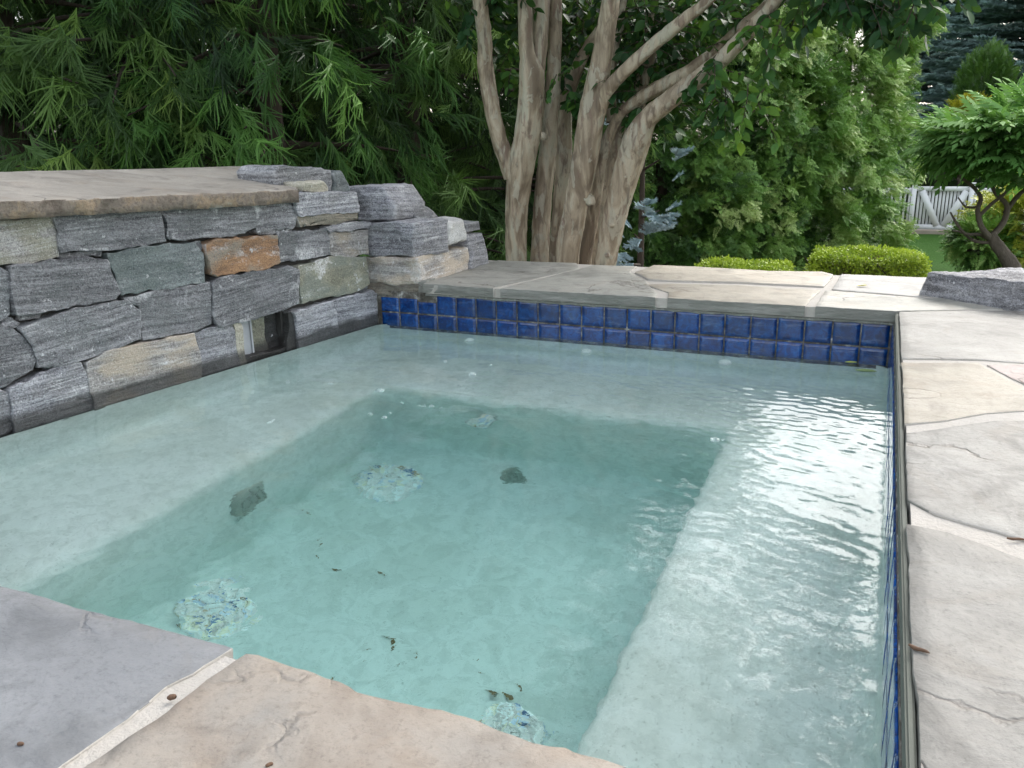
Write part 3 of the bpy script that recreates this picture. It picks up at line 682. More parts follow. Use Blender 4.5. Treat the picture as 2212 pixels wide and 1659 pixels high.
cells = []; x = .06
while x > -2.5:
    cells.append((x - pit + gp, x, -.145, -.052)); cells.append((x - pit + gp, x, -.246, -.150)); x -= pit
link('tile_band', tilegrid(cells, (0, .703, 0), (1, 0, 0), (0, 1, 0), 6), M_tile, spa)
box('grout', -2.30, .104, 3.4045, 3.4246, -.30, -.0425, M_grout, spa, 0)
box('grout', .0785, .1045, .72, 3.4043, -.30, -.0425, M_grout, spa, 0)
box('grout', -2.9, .1043, .6, .7025, -.30, -.0425, M_grout, spa, 0)
# mortar bead under the coping lip
def bead(P0, P1, r, seed):
    pts = [P0 + (P1 - P0) * s for s in np.linspace(0, 1, 12)]
    V, F = tube(pts, [r] * 12, seg=10, step=.012, rough=.005, seed=seed); return link('coping_mortar', npmesh(V, np.array(F)), M_edge, spa)
bead(np.array((-1.95, 3.402, -.049)), np.array((.08, 3.402, -.049)), .007, 1)
box('coping_mortar', .0802, .0912, .712, 3.386, -.0515, -.004, flat('dark_mortar', (.11, .12, .10), .8), spa, .003)  # evenly dark grey-green mortar strip
bead(np.array((-2.235, 3.40, -.30)), np.array((-2.235, 3.40, -.06)), .010, 3)

# drains, return fittings and lights in the well
t = NT('painted_glint_plastic'); vc = t.n('ShaderNodeTexVoronoi', Scale=55.0); t.link(t.co(), vc.inputs['Vector']); sv = t.n('ShaderNodeSeparateColor'); t.link(vc.outputs['Color'], sv.inputs[0])
c = t.ramp(sv.outputs[0], [(0.0, (.96, .90, .88)), (.5, (1, 1, 1)), (.76, (.97, .90, .75)), (.87, (.72, .78, .92)), (.94, (.62, .46, .34)), (.97, (.22, .30, .50))], 'CONSTANT')  # refracted glints painted on as white, yellow, blue and rust facets
M_fit = t.done(t.bsdf(c, .15, t.bump(vc.outputs['Distance'], .01, 1.0))); M_dark = flat('dark_fitting', (.035, .04, .04), .5)
M_dark2 = flat('grey_green_fitting', (.34, .37, .33), .5)
def disc(name, c_, n_, R, h, mat, ribs=0, hole=.35, seed=0):
    """round grille: dished disc with concentric and radial ribs"""
    n_ = unit(np.array(n_, float)); a = unit(np.cross(n_, (0.3, .9, .1))); b = np.cross(n_, a); V, F = [], []
    prof = [(0, h * .9), (hole * .5, h * .95), (hole, h * .6), (hole * 1.05, h), (.62, h * 1.05), (.66, h * .7), (.72, h), (.9, h * .8), (1, .2 * h), (1, 0)]
    S = 48
    for r_, z_ in prof:
        for j in range(S):
            th = 2 * math.pi * j / S
            zz = z_ - (h * .35 if ribs and j % (S // ribs) == 0 and .2 < r_ < .9 else 0)
            V.append(np.array(c_) + (a * math.cos(th) + b * math.sin(th)) * R * r_ + n_ * zz)
    for i in range(len(prof) - 1):
        for j in range(S):
            k2 = (j + 1) % S; F.append((i * S + j, (i + 1) * S + j, (i + 1) * S + k2, i * S + k2))
    return link(name, pymesh(V, F), mat, spa, smooth=False)
o = disc('drain_cover', (-1.60, 2.45, FZ), (0, 0, 1), .13, .025, M_fit, 12); o['label'] = 'round pale ribbed drain cover on the far side of the floor'
o = disc('drain_cover', (-1.66, 1.60, FZ), (.1, 0, 1), .125, .03, M_fit, 12); o['label'] = 'round pale ribbed drain cover near the blue grey coping'
o = disc('drain_cover', (-.71, 1.50, FZ), (0, 0, 1), .11, .03, M_fit, 12); o['label'] = 'round pale ribbed drain cover half hidden by the near coping'
disc('suction_fitting', (-1.80, 1.92, -.83), (1, 0, 0), .085, .02, M_dark2, 8)['label'] = 'dark round suction fitting on the left side of the well'
disc('jet', (-1.36, 2.765, -.80), (0, -1, 0), .06, .015, M_fit, 0)
disc('jet', (-1.18, 2.66, FZ), (0, 0, 1), .045, .012, M_dark2, 8)['label'] = 'dark small grate at the foot of the far side'
# leaf litter on the bottom: countable bits
t = NT('wet_debris'); M_deb = t.done(t.bsdf(t.mix(t.noise(50), (.10, .07, .035), (.30, .20, .09)), .7))
r = np.random.RandomState(5); bits = [(500,540),(383,590),(330,655),(190,722),(610,577),(580,652),(850,1040),(850,1100),(915,1070),(625,1158),(1190,1088),(1187,1130),(1330,1160),(1330,1180),(655,725),(796,770),(450,540),(740,1078),(240,870),(1205,1245),(1270,1250),(230,890)]
def under(px, py, z):
    p = at_z(px, py, WZ); q = ray(px, py)[:2] / 1.33; d = np.array((q[0], q[1], -math.sqrt(1 - q @ q))); return p + d * ((z - WZ) / d[2])
for cx, cy in bits:
    px, py = (500 + .7685 * cx) * .7373, (1100 + .7685 * cy) * .7373
    p = under(px, py, FZ + .006); L = r.uniform(.012, .03) * (1.6 if cx > 1200 and cy > 1200 else 1); V, F = leaf_mesh(L, L * r.uniform(.2, .6), .6); an = r.rand() * 6; c_, s_ = math.cos(an), math.sin(an)
    V = V @ np.array([[c_, s_, 0], [-s_, c_, 0], [0, 0, 1]]) + p
    tag(link('leaf_scrap', pymesh(V, F), M_deb), 'small brown scrap of leaf lying on the floor of the spa', 'leaf scrap', 'leaf scraps on the spa floor')

# ------------------------------------------------------------------ water
def waves(X, Y):
    rr = np.random.RandomState(11)
    g = lambda cx, cy, a, b: np.exp(-(((X - cx) / a) ** 2 + ((Y - cy) / b) ** 2))
    calm = .55 + .9 * g(-1.15, 2.4, .75, .30) + .45 * g(-.9, 1.1, 1.1, .5)      # broad gentle swell
    live = .06 + 1.0 * g(-.15, 2.5, .40, .55) + .55 * g(-.75, 2.75, .5, .16) + .25 * g(-.2, 1.7, .3, .5) + .35 * g(-1.1, 2.45, .6, .18)
    peb = np.clip((1.75 - Y) / .8, 0, 1) * .8 + .12                              # pebbly shimmer near the front
    A = np.zeros_like(X); B = np.zeros_like(X); D_ = np.zeros_like(X)
    for k in range(26):
        lam = rr.uniform(.06, .20); th = rr.normal(1.4, .8); A += lam ** 2 * .0085 * np.sin((math.cos(th) * X + math.sin(th) * Y) * 2 * math.pi / lam + rr.rand() * 6.3 + 1.6 * np.sin(X * rr.uniform(2, 6) + rr.rand() * 6) + 1.6 * np.sin(Y * rr.uniform(2, 6)))
    for k in range(44):
        lam = rr.uniform(.018, .055); th = rr.normal(1.25, .50); B += lam ** 1.6 * .0125 * np.sin((math.cos(th) * X + math.sin(th) * Y) * 2 * math.pi / lam + rr.rand() * 6.3 + 1.5 * np.sin(X * rr.uniform(6, 18) + rr.rand() * 6) + 1.5 * np.sin(Y * rr.uniform(6, 18)))
    for k in range(40):
        lam = rr.uniform(.022, .06); th = rr.rand() * 6.283; D_ += lam ** 2 * .026 * np.sin((math.cos(th) * X + math.sin(th) * Y) * 2 * math.pi / lam + rr.rand() * 6.3 + 2 * np.sin(X * rr.uniform(5, 15) + rr.rand() * 6) + 2 * np.sin(Y * rr.uniform(5, 15)))
    Z = A * calm + B * live + D_ * peb
    for cx, cy, am in ((-1.25, 2.55, .00022), (-.95, 1.75, .00022)):
        Rd = np.hypot(X - cx, Y - cy); Z += am * np.cos(Rd * 44) * np.exp(-Rd * 2.0)
    return Z
sx = np.arange(-2.72, .1035, .0062); sy = np.arange(.62, 3.4235, .0062); GX, GY = np.meshgrid(sx, sy); GZ = WZ + waves(GX, GY)
nx, ny = len(sx), len(sy); V = np.stack([GX, GY, GZ], -1).reshape(-1, 3)
ii, jj = np.meshgrid(np.arange(nx - 1), np.arange(ny - 1)); a = (jj * nx + ii).ravel(); F = np.stack([a, a + 1, a + nx + 1, a + nx], 1)
bd = list(range(nx)) + [j * nx + nx - 1 for j in range(1, ny)] + [(ny - 1) * nx + i for i in range(nx - 2, -1, -1)] + [j * nx for j in range(ny - 2, 0, -1)]
low = V[bd].copy(); low[:, 2] = FZ - .06; b = len(V); V = np.vstack([V, low, [[-1.3, 2, FZ - .06]]]); n = len(bd)
F2 = [(bd[(i + 1) % n], bd[i], b + i, b + (i + 1) % n) for i in range(n)]
F = np.vstack([F, np.array(F2)]); F3 = np.array([(b + (i + 1) % n, b + i, b + n, b + n) for i in range(n)])
me = pymesh(V, [tuple(map(int, f)) for f in F] + [tuple(map(int, f[:3])) for f in F3])
t = NT('spa_water')
rip = t.math('ADD', t.math('MULTIPLY', t.noise(26, 3, .5, t.co(shift=False), .4), .7), t.math('MULTIPLY', t.noise(70, 2, .5, t.co(shift=False), .3), .3))
g = t.n('ShaderNodeBsdfPrincipled', Roughness=0.0, IOR=1.333); g.inputs['Transmission Weight'].default_value = 1.0; g.inputs['Base Color'].default_value = (1, 1, 1, 1)
t.link(t.bump(rip, .0012, .5), g.inputs['Normal'])
t.link(g.outputs[0], t.out.inputs['Surface'])
va = t.n('ShaderNodeVolumeAbsorption', Density=1.0); va.inputs['Color'].default_value = (.79, .985, .968, 1)
t.link(va.outputs[0], t.out.inputs['Volume'])
water = tag(link('water', me, t.m), kind='structure')

# bubbles
t = NT('bubble_film'); g = t.n('ShaderNodeBsdfPrincipled', Roughness=.02, IOR=1.33); g.inputs['Transmission Weight'].default_value = .85; g.inputs['Base Color'].default_value = (.95, 1, 1, 1)
M_bub = t.done(g)
def bubble(px, py, R, lb, n=1):
    p = at_z(px, py, WZ); V, F = [], []
    rr = np.random.RandomState(int(px))
    for q in range(n):
        c_ = p + (np.array((rr.normal(0, R * .9), rr.normal(0, R * .6), 0)) if q else 0); rad = R * (1 if q == 0 else rr.uniform(.35, .7))
        S, K = 18, 7; b = len(V)
        for i in range(K):
            ph = math.pi / 2 * i / K
            for j in range(S):
                th = 2 * math.pi * j / S; V.append((c_[0] + rad * math.cos(ph) * math.cos(th), c_[1] + rad * math.cos(ph) * math.sin(th), WZ + .001 + rad * .62 * math.sin(ph)))
        V.append((c_[0], c_[1], WZ + .001 + rad * .62)); tp = len(V) - 1
        for i in range(K - 1):
            for j in range(S): F.append((b + i * S + j, b + i * S + (j + 1) % S, b + (i + 1) * S + (j + 1) % S, b + (i + 1) * S + j))
        for j in range(S): F.append((b + (K - 1) * S + j, b + (K - 1) * S + (j + 1) % S, tp))
    tag(link('bubble', pymesh(V, F), M_bub), lb, 'bubble', 'bubbles floating on the spa water')
bub = [(820,845,.017,3),(830,903,.010,2),(800,896,.008,1),(843,893,.006,1),(932,879,.010,2),(905,877,.005,1),(952,882,.005,1),(868,872,.006,1),(582,914,.009,2),(590,908,.006,1),(600,912,.004,1),(622,826,.008,1),(645,822,.005,1),(716,830,.008,2),(546,848,.008,1),(700,842,.005,1),(715,918,.003,1),(1020,810,.015,2),(962,781,.009,1),(1008,840,.006,1),(1060,789,.007,1),(990,833,.004,1),(1050,856,.003,1),(1267,760,.022,1),(1015,736,.020,1),(1566,785,.026,1),(1545,952,.014,3),(1195,845,.004,1),(1235,880,.003,1)]
for px, py, R, n in bub: bubble(px, py, R, 'clear bubble floating on the water of the spa', n)
# ------------------------------------------------------------------ ground
def gz(x, y):
    if y < 4.3: return -1.5
    if y < 4.6: return -1.5 + (y - 4.3) / .3 * 1.0
    return -.5 - .0962 * max(0, min(13, y - 5))
xs = np.unique(np.concatenate([np.linspace(-300, -12, 12), np.arange(-12, 12, .5), np.linspace(12, 300, 12)]))
ys = np.unique(np.concatenate([np.linspace(-60, 4, 10), [4.3, 4.6], np.arange(5, 30, .5), np.linspace(30, 600, 14)]))
V = [(x, y, gz(x, y) + (0.02 * mn.noise(Vector((x, y, 0))) if y > 5 else 0)) for y in ys for x in xs]
nx = len(xs); F = [(j * nx + i, j * nx + i + 1, (j + 1) * nx + i + 1, (j + 1) * nx + i) for j in range(len(ys) - 1) for i in range(nx - 1)]
t = NT('lawn_grass'); c = t.mix(t.noise(1.2, 6, .7, t.co(shift=False)), (.045, .12, .022), (.085, .19, .034)); c = t.mix(t.noise(18, 5, .8, t.co(shift=False)), c, (.03, .085, .014))
lawn = tag(link('lawn', pymesh(V, F), t.done(t.bsdf(c, .9, t.bump(t.noise(25, 5, .8, t.co(shift=False)), .06, 1), Specular_IOR_Level=.05))), kind='structure')
def sheet(name, poly, mat, up):
    bm = bmesh.new(); f = bm.faces.new([bm.verts.new((x, y, 0)) for x, y in poly]); bmesh.ops.triangulate(bm, faces=[f])
    bmesh.ops.subdivide_edges(bm, edges=bm.edges[:], cuts=12, use_grid_fill=True)
    for v in bm.verts: v.co.z = gz(v.co.x, v.co.y) + up
    me = bpy.data.meshes.new(name); bm.to_mesh(me); bm.free(); return tag(link(name, me, mat), kind='structure')
sheet('mulch_bed', [(-14, 4.62), (1.2, 4.62), (.9, 7.0), (.2, 10), (-.1, 13.0), (-.35, 16.2), (-3, 17.5), (-14, 17)], flat('bark_mulch', (.045, .028, .018), .95), .03)
t = NT('kerb_concrete'); M_conc = t.done(t.bsdf(t.mix(t.noise(8, 5), (.30, .24, .19), (.42, .36, .30)), .9, t.bump(t.noise(60), .004, .6)))

# ------------------------------------------------------------------ foliage templates
def rope(rr, P, d, L, droop, lift, w, segs=5, needles=6):
    """one cord-like shoot with short needles"""
    V, F = [], []
    pts = []; p = np.array(P, float); dd = np.array(d, float)
    for i in range(segs + 1):
        pts.append(p.copy()); s = i / segs
        dd = unit(dd + np.array((0, 0, -droop * (1 - s) + lift * s)) / segs); p = p + dd * L / segs
    pts = np.array(pts); T = unit(np.gradient(pts, axis=0))
    a = unit(np.cross(T, (.1, .2, 1))); b = np.cross(T, a)
    for ax in (a, b):
        o = len(V)
        for i in range(segs + 1):
            ww = w * (1 - .75 * (i / segs) ** 2); V += [pts[i] + ax[i] * ww, pts[i] - ax[i] * ww]
        for i in range(segs):
            k = o + 2 * i; F += [(k, k + 1, k + 3), (k, k + 3, k + 2)]
    for q in range(needles):
        s = (q + .5) / needles * segs; i = min(int(s), segs - 1); pp = pts[i] + (pts[i + 1] - pts[i]) * (s - i)
        for h in range(3):
            th = rr.rand() * 6.28; n_ = a[i] * math.cos(th) + b[i] * math.sin(th); tip = pp + (n_ * .8 + T[i] * 1.3) * w * 2.3; o = len(V)
            V += [pp + T[i] * w * .7, pp - T[i] * w * .7, tip]; F.append((o, o + 1, o + 2))
    return np.array(V), np.array(F)
def join(parts):
    V, F, o = [], [], 0
    for v, f in parts: V.append(v); F.append(f + o); o += len(v)
    return np.vstack(V), np.vstack(F)
def cedar_spray(seed, n=23, needles=2):
    rr = np.random.RandomState(seed); parts = [rope(rr, (0, 0, 0), (1, 0, .1), 1.0, .9, .4, .014, 5, needles)]
    for k in range(n):
        s = .02 + .75 * k / n; sd = 1 if k % 2 else -1
        base = np.array((s, 0, -.10 * s)); ang = rr.uniform(.08, .85) * sd
        parts.append(rope(rr, base, (math.cos(ang), math.sin(ang), rr.uniform(-.35, .45)), rr.uniform(.3, .95) * (1 - .35 * s), rr.uniform(.4, 3.6), rr.uniform(.0, 4.2), rr.uniform(.010, .0135), 5, needles))
    return join(parts)
def fan_frond(seed):
    """flat scale-leaf frond of arborvitae: lobed side twigs, quads"""
    rr = np.random.RandomState(seed); V, F = [], []
    def dia(p, d, L, w):
        n_ = np.array((-d[1], d[0], 0)); o = len(V)
        V.extend([p, p + d * L * .55 + n_ * w, p + d * L, p + d * L * .55 - n_ * w]); F.append((o, o + 1, o + 2, o + 3))
    def bend(v): v = v.copy(); v[2] -= .22 * v[0] ** 2 + .35 * v[1] ** 2; return v
    for k in range(6):
        s = k / 6; dia(np.array((s, 0, 0.)), np.array((1, 0, 0.)), .24, .024)
        for sd in (1, -1):
            ang = (.85 - .35 * s) * sd + rr.uniform(-.12, .12); d = np.array((math.cos(ang), math.sin(ang), 0)); L = (.48 - .36 * s) * rr.uniform(.75, 1.15); p = np.array((s, 0, 0.))
            dia(p, d, L, .026)
            for e in (1, -1):
                a2 = ang + e * .6; dia(p + d * L * .5, np.array((math.cos(a2), math.sin(a2), 0)), L * .45, .024)
    V = np.array([bend(np.array(v)) for v in V]); V += rr.normal(0, .008, V.shape)
    return V, np.array(F)
def spruce_spray(seed, n=15, bristle=5):
    rr = np.random.RandomState(seed); parts = [rope(rr, (0, 0, 0), (1, 0, 0), 1.0, .1, .3, .045, 4, bristle)]
    for k in range(n):
        s = .05 + .8 * k / n; sd = 1 if k % 2 else -1; ang = rr.uniform(.6, 1.0) * sd
        parts.append(rope(rr, (s, 0, 0), (math.cos(ang), math.sin(ang), rr.uniform(-.1, .3)), rr.uniform(.28, .5) * (1.1 - .6 * s), .1, .3, .042, 3, bristle))
    return join(parts)
def ovate(seed, fold=.25):
    rr = np.random.RandomState(seed); V, F = [], []; n = 5; cu = rr.uniform(-.3, .1)
    for i in range(n + 1):
        s = i / n; w = .30 * math.sin(math.pi * s ** .8) ** .9 if 0 < i < n else 0.004; z = cu * s * s
        V += [(s, -w, z + w * fold), (s, 0, z), (s, w, z + w * fold)]
    for i in range(n):
        a = i * 3; F += [(a, a + 3, a + 4, a + 1), (a + 1, a + 4, a + 5, a + 2)]
    return np.array(V), np.array(F)
def pinnate(seed, n=6):
    rr = np.random.RandomState(seed); V, F = [], []
    def lf(p, d, L):
        n_ = np.array((-d[1], d[0], 0)); o = len(V); z = np.array((0, 0, 1))
        V.extend([p, p + d * L * .5 + n_ * L * .24, p + d * L - z * L * .25, p + d * L * .5 - n_ * L * .24]); F.append((o, o + 1, o + 2, o + 3))
    for k in range(n):
        s = .15 + .8 * k / n
        for sd in (1, -1):
            a = sd * (1.05 - .5 * s) + rr.uniform(-.1, .1); lf(np.array((s, 0, -.3 * s * s)), unit(np.array((math.cos(a), math.sin(a), -.35))), .40 * (1 - .35 * s))
    lf(np.array((.95, 0, -.28)), unit(np.array((1, 0, -.6))), .32)
    return np.array(V), np.array(F)

CED = [cedar_spray(k) for k in range(5)]; CEDL = [cedar_spray(k + 20, 8, 3) for k in range(3)]
FAN = [fan_frond(k) for k in range(5)]; SPR = [spruce_spray(k) for k in range(4)]; OVA = [ovate(k) for k in range(5)]; PIN = [pinnate(k) for k in range(4)]

M_cedar = leafmat('cedar_foliage', [(.012, .030, .010), (.040, .092, .024), (.095, .185, .045), (.17, .30, .07), (.28, .42, .10)], .55, .12)
M_cedar2 = leafmat('cedar_foliage_bright', [(.016, .046, .016), (.052, .135, .036), (.105, .24, .055), (.17, .35, .08), (.24, .43, .11)], .5, .15)
M_arb = leafmat('arborvitae_foliage', [(.022, .065, .014), (.075, .185, .032), (.165, .335, .060), (.29, .47, .11), (.42, .54, .18)], .5, .15)
M_arbd = leafmat('dark_evergreen_foliage', [(.010, .022, .008), (.022, .048, .014), (.04, .08, .022)], .7, .05)
M_blues = leafmat('blue_spruce_foliage', [(.08, .13, .12), (.17, .26, .25), (.28, .40, .39), (.44, .56, .56)], .6, .05)
M_blue2 = leafmat('young_blue_spruce_foliage', [(.22, .32, .36), (.38, .50, .55), (.58, .70, .76)], .6, .05)
M_myr = leafmat('myrtle_leaf', [(.010, .038, .014), (.018, .062, .020), (.034, .10, .026), (.07, .17, .03), (.13, .24, .03)], .55, .22, .25)
M_box = leafmat('boxwood_leaf', [(.17, .12, .05), (.20, .30, .03), (.36, .48, .04), (.50, .60, .08)], .4, .25)
M_gold = leafmat('golden_foliage', [(.12, .20, .03), (.32, .38, .04), (.52, .55, .07), (.65, .65, .12)], .5, .2)
M_yel = leafmat('yellow_cypress_foliage', [(.10, .13, .02), (.35, .33, .02), (.70, .60, .03)], .5, .2)
M_wis = leafmat('pinnate_leaf', [(.06, .16, .035), (.12, .28, .07), (.20, .40, .11), (.32, .50, .18)], .65, .35, .15)
M_thuja = leafmat('thuja_cone_foliage', [(.03, .08, .015), (.06, .14, .025), (.10, .20, .035)], .5, .15)
t = NT('dark_bark'); c = t.mix(t.noise(9, 6, .7, t.co((4, 4, .8))), (.025, .018, .013), (.10, .075, .055)); M_bark = t.done(t.bsdf(c, .9, t.bump(t.noise(14, 6, .7, t.co((4, 4, .8))), .02, 1)))
t = NT('gnarled_bark'); c = t.mix(t.noise(9, 6, .7, t.co((3, 3, .8))), (.07, .055, .045), (.27, .22, .18)); M_gbark = t.done(t.bsdf(c, .9, t.bump(t.noise(22, 6, .7, t.co((3, 3, .8))), .03, 1)))

def xy_px(px, Y, py=350):
    p = at_y(px, py, Y); return np.array((p[0], p[1]))
def limbs(name, segs, mat, parent):
    V, F = tubes(segs); return link(name, npmesh(V, F), mat, parent)

# ------------------------------------------------------------------ Japanese cedars on the left
def cedar(px, Y, R, H, label, nb=210, per=8, size=.40, mat=None, tm=CED, seed=0, low=0.0, bias=0.0, droop=.55, dense_z=2.4):
    global rs
    rs = np.random.RandomState(100 + seed)
    cx, cy = xy_px(px, Y); g = gz(cx, cy)
    root = tag(empty('cedar_tree', (cx, cy, g)), label, 'tree', 'cedar trees behind the stone wall')
    V, F = tube([(cx, cy, g - .1), (cx + .05, cy, g + H * .4), (cx, cy + .05, g + H * .95)], [.16, .11, .02], 10, .2, flute=.1, seed=seed)
    link('trunk', npmesh(V, np.array(F)), M_bark, root)
    loc, D, Nn, S, rn, segs = [], [], [], [], [], []
    toc = unit(np.array((-cx, -cy)))
    for b in range(nb):
        h = low + (1 - low) * rs.rand() ** 1.25 ; z = g + H * h; upper = z > dense_z
        if upper and rs.rand() < .45: continue
        th = rs.rand() * 2 * math.pi; o2 = np.array((math.cos(th), math.sin(th)))
        if o2 @ toc < -.15 and rs.rand() < .55: continue
        prof = (1 - h) ** .6 * (1 + .35 * mn.noise(Vector((o2[0] * 1.6 + seed, o2[1] * 1.6, z * 1.1)))) * rs.uniform(.72, 1.08)
        Lb = R * prof; rise = rs.uniform(-.15, .35); out = np.array((o2[0], o2[1], 0)); c0 = np.array((cx, cy, z))
        tone = np.clip(rs.normal(.42, .20) + bias, 0, 1)
        P = [c0 + out * Lb * s + np.array((0, 0, Lb * (rise * s - .22 * s * s))) for s in (0, .35, .7, 1)]
        if b % 2 == 0: segs.append(tube(P, [.035, .025, .014, .005], 5, .25))
        for k in range(per):
            s = 1 - .62 * (k / per) ** 1.3 * rs.uniform(.7, 1.1); p = P[0] + (P[3] - P[0]) * s + rs.normal(0, .08, 3)
            side = np.array((-o2[1], o2[0], 0)) * rs.normal(0, .45)
            d = unit(out * rs.uniform(.35, 1.0) + side + np.array((0, 0, -droop * rs.uniform(.2, 1.7) + (.3 if k == 0 else 0))))
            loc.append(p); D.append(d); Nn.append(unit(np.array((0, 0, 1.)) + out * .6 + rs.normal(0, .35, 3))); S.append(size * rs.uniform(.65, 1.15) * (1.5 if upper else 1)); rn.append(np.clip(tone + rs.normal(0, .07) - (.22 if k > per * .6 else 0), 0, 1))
    loc = np.array(loc); m = frames(np.array(D), np.array(Nn), rs.normal(0, .4, len(loc)))
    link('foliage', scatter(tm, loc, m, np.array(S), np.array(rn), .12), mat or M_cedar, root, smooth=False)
    limbs('branch', segs, M_bark, root)['kind'] = 'stuff'
    return root
cedar(40, 5.0, 1.75, 6.5, 'dark cedar with drooping cords at the far left edge', seed=1, bias=.12, nb=250)
cedar(330, 5.9, 1.75, 7.0, 'dark cedar with thin drooping sprays behind the middle of the capstone', seed=2, bias=.05, low=.0, nb=230)
cedar(585, 6.2, 1.55, 7.0, 'bright bushy cedar with thick upswept sprays above the right end of the capstone', seed=3, mat=M_cedar2, bias=.04, nb=270, size=.40, droop=.60)
cedar(880, 8.2, 1.75, 7.5, 'deep green cedar between the bright cedar and the leaning trunks', seed=4, bias=.02, nb=270)
cedar(1180, 10.0, 1.6, 7.0, 'olive green cedar showing between the myrtle stems', seed=5, bias=.22, nb=200)
cedar(60, 8.6, 2.4, 9, 'tall shaded cedar standing behind the leftmost cedar', nb=300, size=.65, tm=CEDL, seed=6, bias=-.2)  # back row biased darker, its depth shade put into the foliage colour
cedar(430, 9.6, 2.4, 9, 'tall shaded cedar standing behind the thin sprayed cedar', nb=320, size=.65, tm=CEDL, seed=7, bias=-.2)
cedar(760, 10.8, 2.4, 9, 'tall shaded cedar standing behind the bright bushy cedar', nb=320, size=.65, tm=CEDL, seed=8, bias=-.2)

for k_, (px_, Y_, lb_) in enumerate([(240, 12.6, 'background cedar far behind the two leftmost cedars'), (620, 13.4, 'background cedar far behind the bright bushy cedar'), (950, 13.6, 'background cedar just left of the leaning trunks'), (1240, 15.0, 'background cedar seen through the gaps of the myrtle stems')]):
    cedar(px_, Y_, 2.8, 9.5, lb_, nb=330, size=.8, tm=CEDL, seed=30 + k_, bias=-.12)

# ------------------------------------------------------------------ arborvitae screen on the right
def arbor(px, Y, R, H, label, seed, nc=380, per=30, size=.165, bias=0.0, mat=None, cat='tree', group='arborvitae trees in the screen', name='arborvitae_tree', taper=.15, trunk=.10):
    global rs
    rs = np.random.RandomState(300 + seed)
    cx, cy = xy_px(px, Y); g = gz(cx, cy); root = tag(empty(name, (cx, cy, g)), label, cat, group)
    V, F = tube([(cx, cy, g - .1), (cx, cy, g + H * .5), (cx, cy, g + H * .93)], [trunk, trunk * .7, .02], 10, .2, flute=.1, seed=seed)
    link('trunk', npmesh(V, np.array(F)), M_bark, root)
    toc = unit(np.array((-cx, -cy)))
    loc, D, Nn, S, rn = [], [], [], [], []
    for b in range(nc):
        h = .02 + .97 * rs.rand() ** .95; th = rs.rand() * 6.283; o2 = np.array((math.cos(th), math.sin(th)))
        if o2 @ toc < -.2 and rs.rand() < .85: continue
        lump = mn.fractal(Vector((o2[0] * 1.7 + seed * 5, o2[1] * 1.7, h * H * 1.0)), 1, 2, 3)
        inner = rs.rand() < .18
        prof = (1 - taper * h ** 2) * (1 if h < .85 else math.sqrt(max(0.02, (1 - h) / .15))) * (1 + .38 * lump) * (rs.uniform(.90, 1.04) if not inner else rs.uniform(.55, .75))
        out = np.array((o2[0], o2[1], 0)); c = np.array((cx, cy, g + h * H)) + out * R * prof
        tone = np.clip(rs.normal(.42, .20) + .40 * lump + bias - (.35 if inner else 0), 0, 1)  # inner sprays and hollows toned darker, shade of the gaps in the colour
        cd = unit(out + np.array((0, 0, rs.uniform(-.3, .25))) + rs.normal(0, .25, 3))
        for k in range(per):
            off = rs.normal(0, .085 * size / .21, 3); d = unit(cd + rs.normal(0, .5, 3) + np.array((0, 0, -.15)))
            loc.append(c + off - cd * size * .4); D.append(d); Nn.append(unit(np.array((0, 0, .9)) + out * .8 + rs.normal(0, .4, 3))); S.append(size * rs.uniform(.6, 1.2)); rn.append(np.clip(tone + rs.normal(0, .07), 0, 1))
    loc = np.array(loc); m = frames(np.array(D), np.array(Nn), rs.normal(0, .5, len(loc)))
    link('foliage', scatter(FAN, loc, m, np.array(S), np.array(rn), .10), mat or M_arb, root, smooth=False)
    return root
arbor(1430, 12.0, 1.45, 5.5, 'dark arborvitae just right of the leaning myrtle stems', 1, bias=-.06, nc=900)
arbor(1585, 13.0, 1.45, 4.25, 'tall arborvitae second from the left in the screen', 2, bias=.08, nc=900)
arbor(1710, 14.3, 1.4, 4.35, 'tall light tipped arborvitae third in the screen', 3, bias=.14, nc=900)
arbor(1815, 15.8, 1.15, 4.75, 'rightmost arborvitae of the screen beside the lawn', 4, bias=.10, nc=900)

# ------------------------------------------------------------------ crape myrtle with many stems
t = NT('myrtle_bark')
v1 = t.noise(3.0, 5, .55, t.co((3.2, 3.2, .75)), 1.2); v2 = t.noise(8, 5, .6, t.co((2.6, 2.6, .6)), .8)
c = t.ramp(v1, [(.36, (.165, .125, .085)), (.44, (.245, .195, .135)), (.5, (.33, .272, .195)), (.56, (.40, .345, .258)), (.63, (.36, .34, .26))])
pt = t.ramp(t.noise(4.6, 4, .55, t.co((2.6, 2.6, 1.0)), .9), [(.57, 0.0), (.585, 1.0)])
c = t.mix(t.math('MULTIPLY', pt, .7), c, (.37, .345, .27))
pt2 = t.ramp(t.noise(6.5, 4, .6, t.co((2.8, 2.8, .7)), 1.2), [(.60, 0.0), (.61, 1.0)])
c = t.mix(t.math('MULTIPLY', pt2, .6), c, (.19, .125, .095))
c = t.mix(t.ramp(v2, [(.35, .65), (.46, 0.0)]), c, (.09, .065, .045)); c = t.mix(t.ramp(t.noise(60, 4, .7, t.co((1, 1, .5))), [(.55, 0.0), (.7, .3)]), c, (.12, .09, .07))
M_myb = t.done(t.bsdf(c, .62, t.bump(t.math('ADD', v2, t.math('MULTIPLY', t.math('ADD', pt, t.math('MULTIPLY', pt2, -1.0)), .25)), .012, .8)))
FW = -RM[:, 2]
def c3(x, y): return 958.5 + .3777 * x, .3777 * y
myc = at_y(*c3(680, 1500), 4.95)
